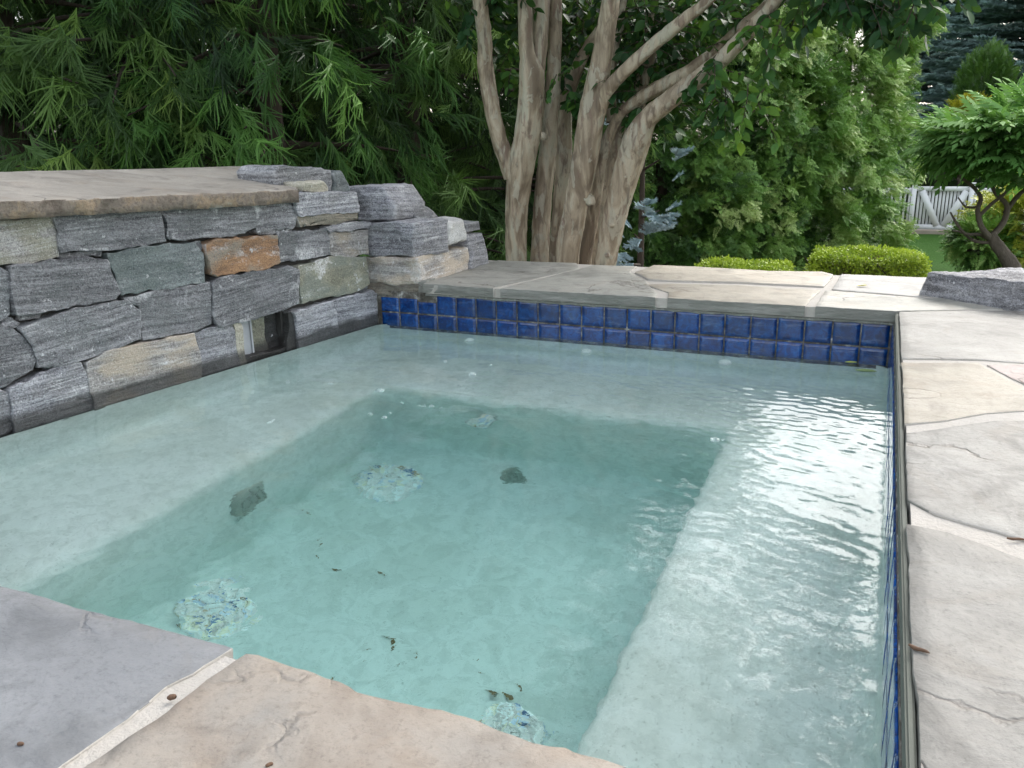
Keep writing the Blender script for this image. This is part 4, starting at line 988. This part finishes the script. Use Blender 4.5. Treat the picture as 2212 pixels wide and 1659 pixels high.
myrtle = tag(empty('crape_myrtle', (myc[0], myc[1], gz(0, 4.95))), 'crape myrtle with a fan of smooth mottled tan stems and dark glossy leaves', 'tree')
def stem(pts, Y0, Y1, seed, base=True, ext=1.6, name='stem'):
    P, R = [], []
    n = len(pts)
    for i, (x, y, w) in enumerate(pts):
        Y = Y0 + (Y1 - Y0) * i / (n - 1); p = at_y(*c3(x, y), Y); dep = (p - CP) @ FW
        P.append(p); R.append(w * .3777 / FPX * dep / 2)
    if base:
        P.insert(0, P[0] + (P[0] - P[1]) * .05 + np.array((0, 0, -(P[0][2] - gz(0, 5)) - .05))); R.insert(0, R[0] * 1.15)
    if ext:
        d = unit(P[-1] - P[-2]); P += [P[-1] + d * ext * .5 + (0, 0, .05), P[-1] + d * ext + (0, 0, .2)]; R += [R[-1] * .7, R[-1] * .35]
    V, F = tube(P, R, 26, .025, rough=.005, flute=.15, seed=seed)
    link(name, npmesh(V, np.array(F)), M_myb, myrtle); return P
tips = []
ST = [
 ([(418,1535,120),(420,1200,130),(445,950,150),(480,780,150),(500,560,142),(500,420,140),(480,330,90),(468,200,80),(462,-20,82)], 4.85, 4.80, 1, True),
 ([(395,1010,100),(355,900,92),(318,800,88),(275,620,86),(240,400,86),(232,200,80),(205,-10,84)], 4.84, 4.70, 2, False),
 ([(515,520,110),(535,380,95),(553,220,92),(558,-20,104)], 4.86, 4.95, 3, False),
 ([(550,1535,108),(565,1200,106),(592,900,100),(618,600,92),(634,300,76),(640,-20,80)], 5.0, 5.05, 4, True),
 ([(640,1535,95),(662,1200,84),(690,900,96),(692,700,84),(700,560,92),(760,400,76),(825,270,60),(905,140,50),(960,-20,44)], 5.2, 5.35, 5, True),
 ([(700,1535,140),(755,1200,132),(805,930,150),(848,650,150),(895,380,122),(932,150,110),(962,-30,104)], 4.78, 4.7, 6, True),
 ([(880,640,100),(925,530,84),(1000,440,76),(1150,300,74),(1290,180,74),(1400,90,70),(1530,-15,66)], 4.74, 4.55, 7, False),
 ([(800,1535,84),(850,1250,78),(885,1000,80),(925,840,66),(975,720,58),(1020,640,56),(1130,560,70),(1250,490,78),(1400,410,78),(1560,290,74),(1700,160,68),(1870,10,62)], 4.95, 4.75, 8, True),
 ([(830,1535,80),(915,1150,92),(975,900,92),(1030,720,70),(1080,600,60),(1120,470,46),(1170,200,40),(1200,-20,36)], 5.05, 5.4, 9, True),
 ([(920,1550,122),(990,1200,130),(1058,960,152),(1110,800,160),(1170,680,112),(1280,585,108),(1400,495,108),(1550,375,96),(1700,228,88),(1830,90,78),(1910,-20,74)], 4.85, 4.62, 10, True),
 ([(1040,1000,90),(1070,820,90),(1090,700,88),(1125,600,66),(1160,420,50),(1260,150,40),(1330,-20,36)], 4.95, 5.3, 11, False),
 ([(960,700,60),(965,400,42),(1005,150,38),(1030,-20,38)], 5.15, 5.3, 12, False),
]
for pts, a, b, sd, bs in ST: tips.append(stem(pts, a, b, sd, bs))
# burls, branch stubs and a dead strap of bark
for i, (x, y, w) in enumerate([(820, 1150, 42), (958, 1293, 22), (930, 1455, 26), (1128, 790, 30), (1034, 1010, 14), (565, 780, 26), (628, 376, 12)]):
    p = at_y(*c3(x, y), 4.72 if x > 700 else 4.8); r_ = w * .3777 / FPX * 4.9
    p = p + np.array((0, .02, 0)); o = rock('burl', [p + np.array((a * r_, b * r_, c_ * r_)) * .5 for c_ in (-1, 1) for a, b in ((-1, -1), (1, -1), (1, 1), (-1, 1))], M_myb, myrtle, n=6, amp=r_ * .5, freq=20, seed=i, rnd=1.2)
# leafy twigs
rs = np.random.RandomState(42)
loc, D, Nn, S, rn, tw = [], [], [], [], [], []
def leafy(p, d, L, tone, size, droop=.6, nl=10):
    pts = []; q = np.array(p, float); dd = unit(np.array(d, float))
    for i in range(6):
        pts.append(q.copy()); dd = unit(dd + np.array((0, 0, -droop / 6)) + rs.normal(0, .08, 3)); q = q + dd * L / 5
    tw.append(tube(pts, [.0035, .003, .0028, .0024, .002, .0012], 5, L / 5))
    for k in range(nl):
        s = (k + 1) / nl * 4.99; i = int(s); pp = pts[i] + (pts[i + 1] - pts[i]) * (s - i); T = unit(pts[i + 1] - pts[i])
        sd = unit(np.cross(T, (0, 0, 1)) + 1e-3) * (1 if k % 2 else -1)
        loc.append(pp); D.append(unit(sd * .9 + T * .55 + np.array((0, 0, -.45)) + rs.normal(0, .3, 3))); Nn.append(unit(np.array((0, 0, 1.)) + rs.normal(0, .5, 3))); S.append(size * rs.uniform(.7, 1.2)); rn.append(np.clip(tone + rs.normal(0, .1), 0, 1))
def cloud(x0, x1, y0, y1, Y0, Y1, n, tone, size=.075, down=-.2, L=(.18, .42)):
    for _ in range(n):
        p = at_y(*c3(rs.uniform(x0, x1), rs.uniform(y0, y1)), rs.uniform(Y0, Y1)); leafy(p, (rs.normal(0, 1), rs.normal(0, .8), rs.normal(down, .5)), rs.uniform(*L), np.clip(rs.normal(tone, .14), 0, .95), size)
cloud(1000, 1450, -60, 420, 5.0, 5.9, 140, .22)
cloud(1020, 1330, 350, 640, 5.0, 5.6, 34, .28)
cloud(1000, 1180, 600, 700, 4.75, 4.95, 7, .4, L=(.1, .2))
cloud(1250, 1420, 540, 620, 4.6, 4.8, 4, .35, L=(.1, .22))
cloud(650, 900, -40, 330, 5.3, 6.0, 60, .22)
cloud(700, 830, 480, 700, 4.95, 5.2, 7, .45, L=(.1, .2))
cloud(590, 660, 420, 640, 4.7, 4.8, 2, .5, size=.05, L=(.08, .14))
cloud(230, 430, -50, 250, 4.9, 5.4, 20, .35, L=(.15, .3))
cloud(300, 430, 250, 560, 5.0, 5.3, 7, .45, L=(.1, .2))
cloud(120, 300, -80, 90, 4.3, 4.9, 9, .12, L=(.12, .25))
cloud(1450, 1900, -100, 60, 4.95, 5.4, 34, .35)
cloud(1950, 2150, -120, 30, 4.3, 4.9, 10, .25)
cloud(1500, 1640, 250, 620, 4.5, 4.7, 12, .5, L=(.15, .3), down=-.9)
cloud(1600, 1850, 450, 660, 4.5, 4.8, 7, .72, L=(.15, .3), down=-.3)
cloud(1750, 2000, 100, 260, 4.5, 4.9, 9, .6, L=(.15, .3), down=-.6)
cloud(2050, 2780, -190, -10, 4.2, 4.7, 46, .25, down=-.5, L=(.15, .3))
cloud(2480, 2720, -10, 80, 4.1, 4.4, 11, .15, down=-.9, L=(.12, .25))
# the crown overhead
for _ in range(620):
    u = unit(rs.normal(0, 1, 3)) * rs.rand() ** .4; p = np.array((-2.35, 4.9, 2.75)) + u * np.array((1.75, 1.3, 1.15))
    if p[2] < 1.75: continue
    leafy(p, (rs.normal(0, 1), rs.normal(0, 1), rs.normal(-.1, .6)), rs.uniform(.3, .6), rs.uniform(.1, .6), .095, nl=10)
for _ in range(420):  # right lobe, out of view, added to screen sky reflection from the near bench
    u = unit(rs.normal(0, 1, 3)) * rs.rand() ** .4; p = np.array((-.25, 4.7, 2.75)) + u * np.array((1.35, 1.1, .85))
    if p[2] < 1.95: continue
    leafy(p, (rs.normal(0, 1), rs.normal(0, 1), rs.normal(0, .4)), rs.uniform(.2, .4), rs.uniform(.1, .5), .095, nl=10)
loc = np.array(loc); m = frames(np.array(D), np.array(Nn), rs.normal(0, .4, len(loc)))
link('foliage', scatter(OVA, loc, m, np.array(S), np.array(rn), .05), M_myr, myrtle)
limbs('twig', tw, M_bark, myrtle)['kind'] = 'stuff'

# ------------------------------------------------------------------ blue spruces
def spruce(px, Y, R, H, label, seed, size=.75, levels=34, per=22, bias=0.0, zoff=0):
    global rs
    rs = np.random.RandomState(500 + seed); cx, cy = xy_px(px, Y); g = gz(cx, cy); root = tag(empty('blue_spruce', (cx, cy, g)), label, 'tree')
    V, F = tube([(cx, cy, g), (cx, cy, g + H * .98)], [.2, .03], 10, .5, flute=.1); link('trunk', npmesh(V, np.array(F)), M_bark, root)
    loc, D, Nn, S, rn, segs = [], [], [], [], [], []
    for l in range(levels):
        h = (l + .5) / levels; z = g + H * h + .2
        for b in range(per):
            th = rs.rand() * 6.283; o = np.array((math.cos(th), math.sin(th), 0)); Lb = R * (1 - h) ** .8 * rs.uniform(.75, 1.1); tone = np.clip(rs.normal(.5, .18) + bias, 0, 1)
            c0 = np.array((cx, cy, z + rs.uniform(-.12, .12)))
            P = [c0 + o * Lb * s + np.array((0, 0, Lb * (-.12 * s + .14 * s * s))) for s in (0, .5, 1)]
            segs.append(tube(P, [.03, .02, .008], 4, .5)); k = max(2, int(Lb / size * 3.4))
            for q in range(k):
                s = 1 - .8 * q / k; p = c0 + o * Lb * s + np.array((0, 0, Lb * (-.12 * s + .14 * s * s)))
                d = unit(o + np.array((-o[1], o[0], 0)) * rs.normal(0, .6) + np.array((0, 0, rs.uniform(-.25, .2))))
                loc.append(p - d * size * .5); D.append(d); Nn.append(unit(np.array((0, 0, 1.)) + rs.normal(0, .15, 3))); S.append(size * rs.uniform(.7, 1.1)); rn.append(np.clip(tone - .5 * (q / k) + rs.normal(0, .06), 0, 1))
    loc = np.array(loc); m = frames(np.array(D), np.array(Nn))
    link('foliage', scatter(SPR, loc, m, np.array(S), np.array(rn), .1), M_blues, root, smooth=False); limbs('branch', segs, M_bark, root)['kind'] = 'stuff'
spruce(2250, 34, 5.4, 16, 'large blue spruce with layered boughs beyond the white gate', 1)
spruce(2010, 42, 4.0, 13, 'hazy grey green spruce half hidden behind the arborvitae', 2, bias=-.15)
# young blue spruce behind the myrtle, a few pale twigs show
rs = np.random.RandomState(77)
yx, yy = xy_px(1385, 6.1, 500); g = gz(yx, yy); ysp = tag(empty('young_blue_spruce', (yx, yy, g)), 'young silvery blue spruce low beside the rightmost myrtle stem', 'tree')
V, F = tube([(yx, yy, g), (yx, yy, .75)], [.035, .012], 8, .1); link('trunk', npmesh(V, np.array(F)), M_bark, ysp)
loc, D, S, segs = [], [], [], []
for (px, py, Y, L, n) in [(1425, 455, 5.75, .17, 6), (1400, 480, 5.8, .16, 5), (1440, 475, 5.75, .12, 3), (1360, 570, 5.6, .14, 5), (1345, 582, 5.6, .12, 3), (1425, 345, 5.9, .13, 4), (1370, 505, 5.9, .12, 3), (1330, 215, 6.0, .14, 3), (1325, 240, 6.0, .12, 3)]:
    p = at_y(px, py, Y); c0 = np.array((yx, yy, p[2] - .08)); segs.append(tube([c0, (c0 + p) / 2, p], [.012, .009, .005], 5, .1))
    for _ in range(n): loc.append(p + rs.normal(0, .045, 3)); D.append(unit(p - c0 + rs.normal(0, .35, 3) * np.linalg.norm(p - c0) + (0, 0, .02))); S.append(L * rs.uniform(.8, 1.25))
link('foliage', scatter([spruce_spray(k + 9, 11, 7) for k in range(3)], np.array(loc), frames(np.array(D), np.tile([[0.3, -.6, 1.]], (len(D), 1))), np.array(S), rs.uniform(.2, .9, len(D)), .2), M_blue2, ysp, smooth=False)
for V, F in segs: link('branch', npmesh(V, np.array(F)), M_bark, ysp)

# ------------------------------------------------------------------ clipped boxwoods
def boxwood(px0, px1, Yf, dpt, zt, label, n, seed):
    global rs
    rs = np.random.RandomState(700 + seed); a = at_y(px0, 560, Yf); b = at_y(px1, 560, Yf); x0, x1 = a[0], b[0]; zb = gz(0, Yf) - .02
    root = tag(empty('boxwood_hedge', ((x0 + x1) / 2, Yf + dpt / 2, zb)), label, 'hedge', 'clipped boxwood hedges')
    segs = []
    for _ in range(46):
        x = rs.uniform(x0 + .05, x1 - .05); y = rs.uniform(Yf + .05, Yf + dpt - .05); segs.append(tube([(x, y, zb), (x + rs.normal(0, .05), y + rs.normal(0, .05), (zb + zt) / 2), (x + rs.normal(0, .1), y + rs.normal(0, .1), zt - .04)], [.010, .007, .003], 5, .1))
    limbs('branch', segs, M_bark, root)['kind'] = 'stuff'
    P = rs.rand(n, 3); deep = rs.rand(n) ** 1.8 * .16; face = rs.choice(4, n, p=[.42, .40, .09, .09])
    X = x0 + (x1 - x0) * P[:, 0]; Y = Yf + dpt * P[:, 1]; Z = zb + (zt - zb) * P[:, 2]
    Z = np.where(face == 0, zt - deep, Z); Y = np.where(face == 1, Yf + deep, Y); X = np.where(face == 2, x0 + deep, X); X = np.where(face == 3, x1 - deep, X)
    bx = np.array([mn.noise(Vector((x * 5, y * 5, z * 5))) for x, y, z in zip(X, Y, Z)])
    # round the shoulders
    ex = np.minimum(X - x0, x1 - X); ey = np.minimum(Y - Yf, Yf + dpt - Y); drop = .012 * np.exp(-ex / .03) + .01 * np.exp(-ey / .03); Z = Z - drop * ((Z - zb) / (zt - zb))
    out = np.stack([np.where(face == 2, -1, np.where(face == 3, 1, 0)), np.where(face == 1, -1, 0), np.where(face == 0, 1, .2)], 1).astype(float)
    loc = np.stack([X, Y, Z], 1) + out * (.06 * bx)[:, None] + rs.normal(0, .006, (n, 3))
    D = unit(out + rs.normal(0, .7, (n, 3))); N_ = unit(out + rs.normal(0, .8, (n, 3)) + (0, 0, .3))
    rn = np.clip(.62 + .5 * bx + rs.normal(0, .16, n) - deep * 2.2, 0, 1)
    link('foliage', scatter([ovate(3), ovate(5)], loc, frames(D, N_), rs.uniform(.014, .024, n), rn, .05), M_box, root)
boxwood(1750, 2006, 6.2, .52, at_y(1880, 557, 6.2)[2], 'clipped lime green boxwood block by the lawn', 26000, 1)
boxwood(1500, 1700, 5.9, .45, at_y(1600, 578, 5.9)[2], 'low strip of lime green boxwood just showing over the coping', 14000, 2)

# ------------------------------------------------------------------ the small trees and shrubs right of the lawn
rs = np.random.RandomState(900)
YW = 9.6
def wp(x, y, dY=0): return at_y(*c4(x, y), YW + dY)
wb = wp(1330, 1375); umb = tag(empty('umbrella_tree', (wb[0], wb[1], gz(0, YW))), 'small gnarled umbrella shaped tree with feathery green leaves at the right edge', 'tree')
def wr(w): return .86 * w * .4222 / FPX * YW * .93 / 2
def wst(name, pts, sd=0, base=False):
    P = [wp(x, y, d) for x, y, w, d in pts]; R = [wr(w) for x, y, w, d in pts]
    if base: P.insert(0, np.array((P[0][0] + .05, P[0][1], gz(0, YW) - .05))); R.insert(0, R[0] * 1.2)
    return tube(P, R, 12, .04, rough=.010 if base else .004, flute=.22, seed=sd)
V, F = wst('trunk', [(1345,1390,92,0),(1295,1300,72,0),(1250,1240,62,0),(1230,1190,50,0)], 3, True); link('trunk', npmesh(V, np.array(F)), M_gbark, umb)
br = [[(1235,1230,36,0),(1180,1165,30,-.1),(1160,1080,26,-.1),(1175,1010,22,0),(1130,950,18,0),(1060,900,14,-.1)],
      [(1230,1210,36,0),(1290,1140,32,.1),(1310,1050,28,.1),(1255,990,24,.1),(1215,900,18,.1),(1190,800,14,.1)],
      [(1240,1235,22,0),(1170,1200,18,0),(1095,1195,16,-.1),(1045,1130,13,-.1),(1020,1085,8,-.1)],
      [(1250,1240,22,0),(1150,1235,16,0),(1080,1190,12,.1),(1030,1180,8,0)],
      [(1300,1090,24,.1),(1370,1000,22,.2),(1450,930,18,.2),(1520,860,14,.2)],
      [(1175,1100,20,-.1),(1235,1040,18,-.1),(1300,990,16,-.1),(1360,900,12,0)],
      [(1160,1060,14,0),(1100,1060,12,0),(1060,1010,8,0)]]
for i, b_ in enumerate(br):
    V, F = wst('b', b_, i); link('branch', npmesh(V, np.array(F)), M_gbark, umb)
loc, D, Nn, S, rn = [], [], [], [], []
for _ in range(1000):
    ux = rs.uniform(-1, 1); uz = rs.rand() ** .6
    x = 1420 + ux * 430; top_y = 545 + 130 * abs(ux) ** 1.6 + 30 * mn.noise(Vector((x * .012, 0, 3))); bot = 950 - 150 * abs(ux) ** 2
    y = top_y + (bot - top_y) * (1 - uz) + rs.normal(0, 12); dy = rs.uniform(-.85, .85) * math.sqrt(max(.05, 1 - ux * ux))
    p = wp(x, y + abs(dy) * 45, dy); out = unit(np.array((ux * 1.2, dy, .35))); loc.append(p); D.append(unit(out + rs.normal(0, .45, 3) + (0, 0, -.15))); Nn.append(unit(np.array((0, -.1, 1.)) + rs.normal(0, .25, 3))); S.append(rs.uniform(.22, .36)); rn.append(np.clip(.38 + .5 * (uz > .8) * rs.rand() + rs.normal(0, .12), 0, 1))
loc = np.array(loc); link('foliage', scatter(PIN, loc, frames(np.array(D), np.array(Nn)), np.array(S), np.array(rn), .1), M_wis, umb, smooth=False)

def mound(name, cat, label, x4, y4, Y, hw, hh, mat, n, seed, size, tm=FAN, squash=1.0, up=.1):
    """shrub centred on crop-4 pixel, half width hw and half height hh in metres"""
    global rs
    rs = np.random.RandomState(1000 + seed); c = at_y(*c4(x4, y4), Y); g = gz(0, Y)
    root = tag(empty(name, (c[0], c[1], g)), label, cat)
    segs = [tube([(c[0] + rs.normal(0, .04), c[1], g - .05), (c[0] + rs.normal(0, hw * .2), c[1] + rs.normal(0, hw * .2), (g + c[2]) / 2), (c[0] + rs.normal(0, hw * .5), c[1] + rs.normal(0, hw * .3), c[2] + hh * .3)], [.05, .035, .012], 6, .2) for _ in range(6)]
    for V, F in segs: link('branch', npmesh(V, np.array(F)), M_bark, root)
    u = unit(rs.normal(0, 1, (n, 3))); r_ = rs.uniform(.55, 1.0, n) ** .6; lum = np.array([mn.fractal(Vector((a * 2.2 + seed, b * 2.2, d * 2.2)), 1, 2, 3) for a, b, d in u])
    loc = c + u * np.array((hw, hw * squash, hh)) * (r_ * (1 + .22 * lum))[:, None]; loc[:, 2] = np.maximum(loc[:, 2], g + .03)
    D = unit(u + rs.normal(0, .35, (n, 3)) + (0, 0, up)); link('foliage', scatter(tm, loc, frames(D, unit(rs.normal(0, .35, (n, 3)) + (0, 0, 1.))), size * rs.uniform(.7, 1.2, n), np.clip(.45 + .6 * lum + .35 * (r_ - .8) + rs.normal(0, .12, n), 0, 1), .1), mat, root, smooth=False)
    return root
mound('golden_shrub', 'shrub', 'spreading golden green shrub behind the gnarled tree', 1590, 1180, 13.0, 1.0, .68, M_gold, 3400, 1, .26, up=.3)
mound('dark_shrub', 'shrub', 'low dark green shrub under the golden one', 1190, 1235, 12.4, .38, .30, M_arb, 900, 2, .17)
mound('yellow_cypress', 'shrub', 'yellow tipped cypress rising beside the blue spruce', 1118, 590, 24.9, .50, .42, M_yel, 700, 3, .20, up=.4)
mound('yellow_cypress', 'shrub', 'low yellow tipped cypress tuft over the left side of the gate', 1010, 715, 24.9, .42, .30, M_yel, 420, 7, .18, up=.4)
mound('yellow_cypress', 'shrub', 'olive green cypress showing over the top of the gate', 975, 905, 26.5, 1.0, .55, M_arb, 700, 4, .30)
mound('evergreen_shrub', 'shrub', 'long dark evergreen shrub mass behind the white gate', 1080, 1060, 25.2, 2.3, .72, M_arbd, 3200, 6, .28, squash=.35)
mound('cone_arborvitae', 'tree', 'small smooth green arborvitae cone in front of the blue spruce', 1188, 535, 26.0, .72, 1.35, M_thuja, 3400, 5, .20, up=1.2)

# ------------------------------------------------------------------ white gate and fence
t = NT('white_paint'); c = t.mix(t.noise(3, 5), (.74, .74, .75), (.82, .82, .82)); c = t.mix(t.ramp(t.noise(14, 5, .7), [(.55, 0.0), (.7, .25)]), c, (.5, .5, .48)); M_wht = t.done(t.bsdf(c, .5))
YG = 23.6
def gp_(x, y, dY=0): return at_y(*c4(x, y), YG + dY)
gl, gr_ = gp_(826, 1178), gp_(1092, 1178); ztop = gp_(950, 955)[2]; zbot = gp_(950, 1170)[2]
gate = tag(empty('white_gate', ((gl[0] + gr_[0]) / 2, YG, gz(0, YG))), 'white picket gate with braces in a V at the far side of the lawn', 'gate')
def bar(name, p, q, w, d, parent, mat=None):
    p, q = np.array(p, float), np.array(q, float); T = unit(q - p); s = unit(np.cross(T, (0, 1, 0))); y_ = np.array((0, 1., 0)); V = [pt + s * a * w / 2 + y_ * b * d / 2 for pt in (p, q) for a, b in ((-1, -1), (1, -1), (1, 1), (-1, 1))]
    F = [(3, 2, 1, 0), (4, 5, 6, 7), (0, 1, 5, 4), (1, 2, 6, 5), (2, 3, 7, 6), (3, 0, 4, 7)]
    return (np.array(V), np.array(F))
def put(name, bars, parent, mat=M_wht):
    V, F = tubes(bars); me = npmesh(V, F); bm = bmesh.new(); bm.from_mesh(me); bmesh.ops.recalc_face_normals(bm, faces=bm.faces[:]); bm.to_mesh(me); bm.free(); return link(name, me, mat, parent, smooth=False)
x0, x1 = gl[0], gr_[0]
put('top_rail', [bar('', (x0, YG, ztop - .05), (x1, YG, ztop - .05), .11, .06, gate)], gate)
put('bottom_rail', [bar('', (x0, YG, zbot + .03), (x1, YG, zbot + .03), .14, .06, gate)], gate)
k = 13; put('picket_panel', [bar('', (x0 + .06 + (x1 - x0 - .12) * i / k, YG + .05, zbot), (x0 + .06 + (x1 - x0 - .12) * i / k, YG + .05, ztop - .02), .058, .02, gate) for i in range(k + 1)], gate)
put('brace', [bar('', (x0 + .12, YG - .045, ztop - .1), ((x0 + x1) / 2 - .05, YG - .045, zbot + .08), .15, .025, gate)], gate)
put('brace', [bar('', (x1 - .06, YG - .045, ztop - .1), ((x0 + x1) / 2 + .10, YG - .045, zbot + .08), .15, .025, gate)], gate)
put('latch', [bar('', (x1 - .10, YG - .06, ztop - .48), (x1 + .04, YG - .06, ztop - .48), .05, .03, gate)], gate)
fence = tag(empty('white_fence', (x1 + 2, YG, gz(0, YG))), 'white picket fence running right from the gate behind the shrubs', 'fence')
X2_ = x1 + 4.5
put('rail', [bar('', (x1 + .1, YG, ztop - .10), (X2_, YG, ztop - .10), .10, .05, fence)], fence); put('rail', [bar('', (x1 + .1, YG, zbot + .05), (X2_, YG, zbot + .05), .10, .05, fence)], fence)
k = 44; put('picket_panel', [bar('', (x1 + .15 + (X2_ - x1 - .15) * i / k, YG + .05, zbot - .02), (x1 + .15 + (X2_ - x1 - .15) * i / k, YG + .05, ztop - .03), .05, .02, fence) for i in range(k + 1)], fence)
for xx in (x1 + .05, x1 + 2.2, X2_): put('post', [bar('', (xx, YG - .02, gz(0, YG) - .05), (xx, YG - .02, ztop + .06), .11, .11, fence), bar('', (xx, YG - .02, ztop + .061), (xx, YG - .02, ztop + .10), .14, .14, fence)], fence)
lp = tag(empty('white_fence', (x0 - 1.2, YG, gz(0, YG))), 'white picket fence left of the gate, mostly hidden behind the arborvitae', 'fence')
put('rail', [bar('', (x0 - 3, YG, ztop - .10), (x0 - .12, YG, ztop - .10), .10, .05, lp)], lp); put('post', [bar('', (x0 - .06, YG - .02, gz(0, YG) - .05), (x0 - .06, YG - .02, ztop + .06), .11, .11, lp), bar('', (x0 - .06, YG - .02, ztop + .061), (x0 - .06, YG - .02, ztop + .10), .14, .14, lp)], lp)
k = 28; put('picket_panel', [bar('', (x0 - 3 + 2.85 * i / k, YG + .05, zbot), (x0 - 3 + 2.85 * i / k, YG + .05, ztop - .03), .05, .02, lp) for i in range(k + 1)], lp)
tag(box('kerb', x0 - 4, x1 + 5, YG - .45, YG - .15, gz(0, YG) - .1, gz(0, YG) + .09, M_conc, None, .01), 'tan kerb strip at the foot of the white gate', 'kerb')

EXPO = 1.58

# ------------------------------------------------------------------ sky, sun, camera
SC.world = bpy.data.worlds.new('World'); W = SC.world; W.use_nodes = True
nt = W.node_tree; bg = nt.nodes['Background']
sky = nt.nodes.new('ShaderNodeTexSky'); sky.sky_type = 'NISHITA'; sky.sun_disc = False
SUN_EL, SUN_AZ = math.radians(40), math.radians(18)      # azimuth clockwise from +Y
sky.sun_elevation = SUN_EL; sky.sun_rotation = SUN_AZ; sky.air_density = 1.4; sky.dust_density = 3.0; sky.ozone_density = 1.0
hs = nt.nodes.new('ShaderNodeHueSaturation'); hs.inputs['Saturation'].default_value = .35
nt.links.new(sky.outputs[0], hs.inputs['Color']); nt.links.new(hs.outputs[0], bg.inputs['Color']); bg.inputs['Strength'].default_value = .15
L = bpy.data.lights.new('sun', 'SUN'); L.energy = 0.5; L.angle = math.radians(20); L.color = (1, .96, .9)
lo = bpy.data.objects.new('sun', L); C.objects.link(lo)
sd = Vector((math.sin(SUN_AZ) * math.cos(SUN_EL), math.cos(SUN_AZ) * math.cos(SUN_EL), math.sin(SUN_EL)))
lo.rotation_euler = sd.to_track_quat('Z', 'Y').to_euler()
cam = bpy.data.cameras.new('camera'); co = bpy.data.objects.new('camera', cam); C.objects.link(co)
from mathutils import Matrix
m4 = Matrix.Identity(4)
for i in range(3):
    for j in range(3): m4[i][j] = RM[i][j]
m4[2][3] = CZ; co.matrix_world = m4
cam.sensor_fit = 'HORIZONTAL'; cam.sensor_width = 36; cam.lens = 36 * FPX / IW; cam.clip_start = .02; cam.clip_end = 3000
SC.camera = co
vs = SC.view_settings; vs.view_transform = 'Standard'; vs.look = 'None'; vs.gamma = 1; vs.use_curve_mapping = False; vs.exposure = EXPO
SC.cycles.max_bounces = 12; SC.cycles.transmission_bounces = 8; SC.cycles.transparent_max_bounces = 8; SC.cycles.diffuse_bounces = 4; SC.cycles.glossy_bounces = 4
SC.cycles.use_denoising = True
SC.cycles.blur_glossy = 1.0
SC.cycles.sample_clamp_indirect = 6
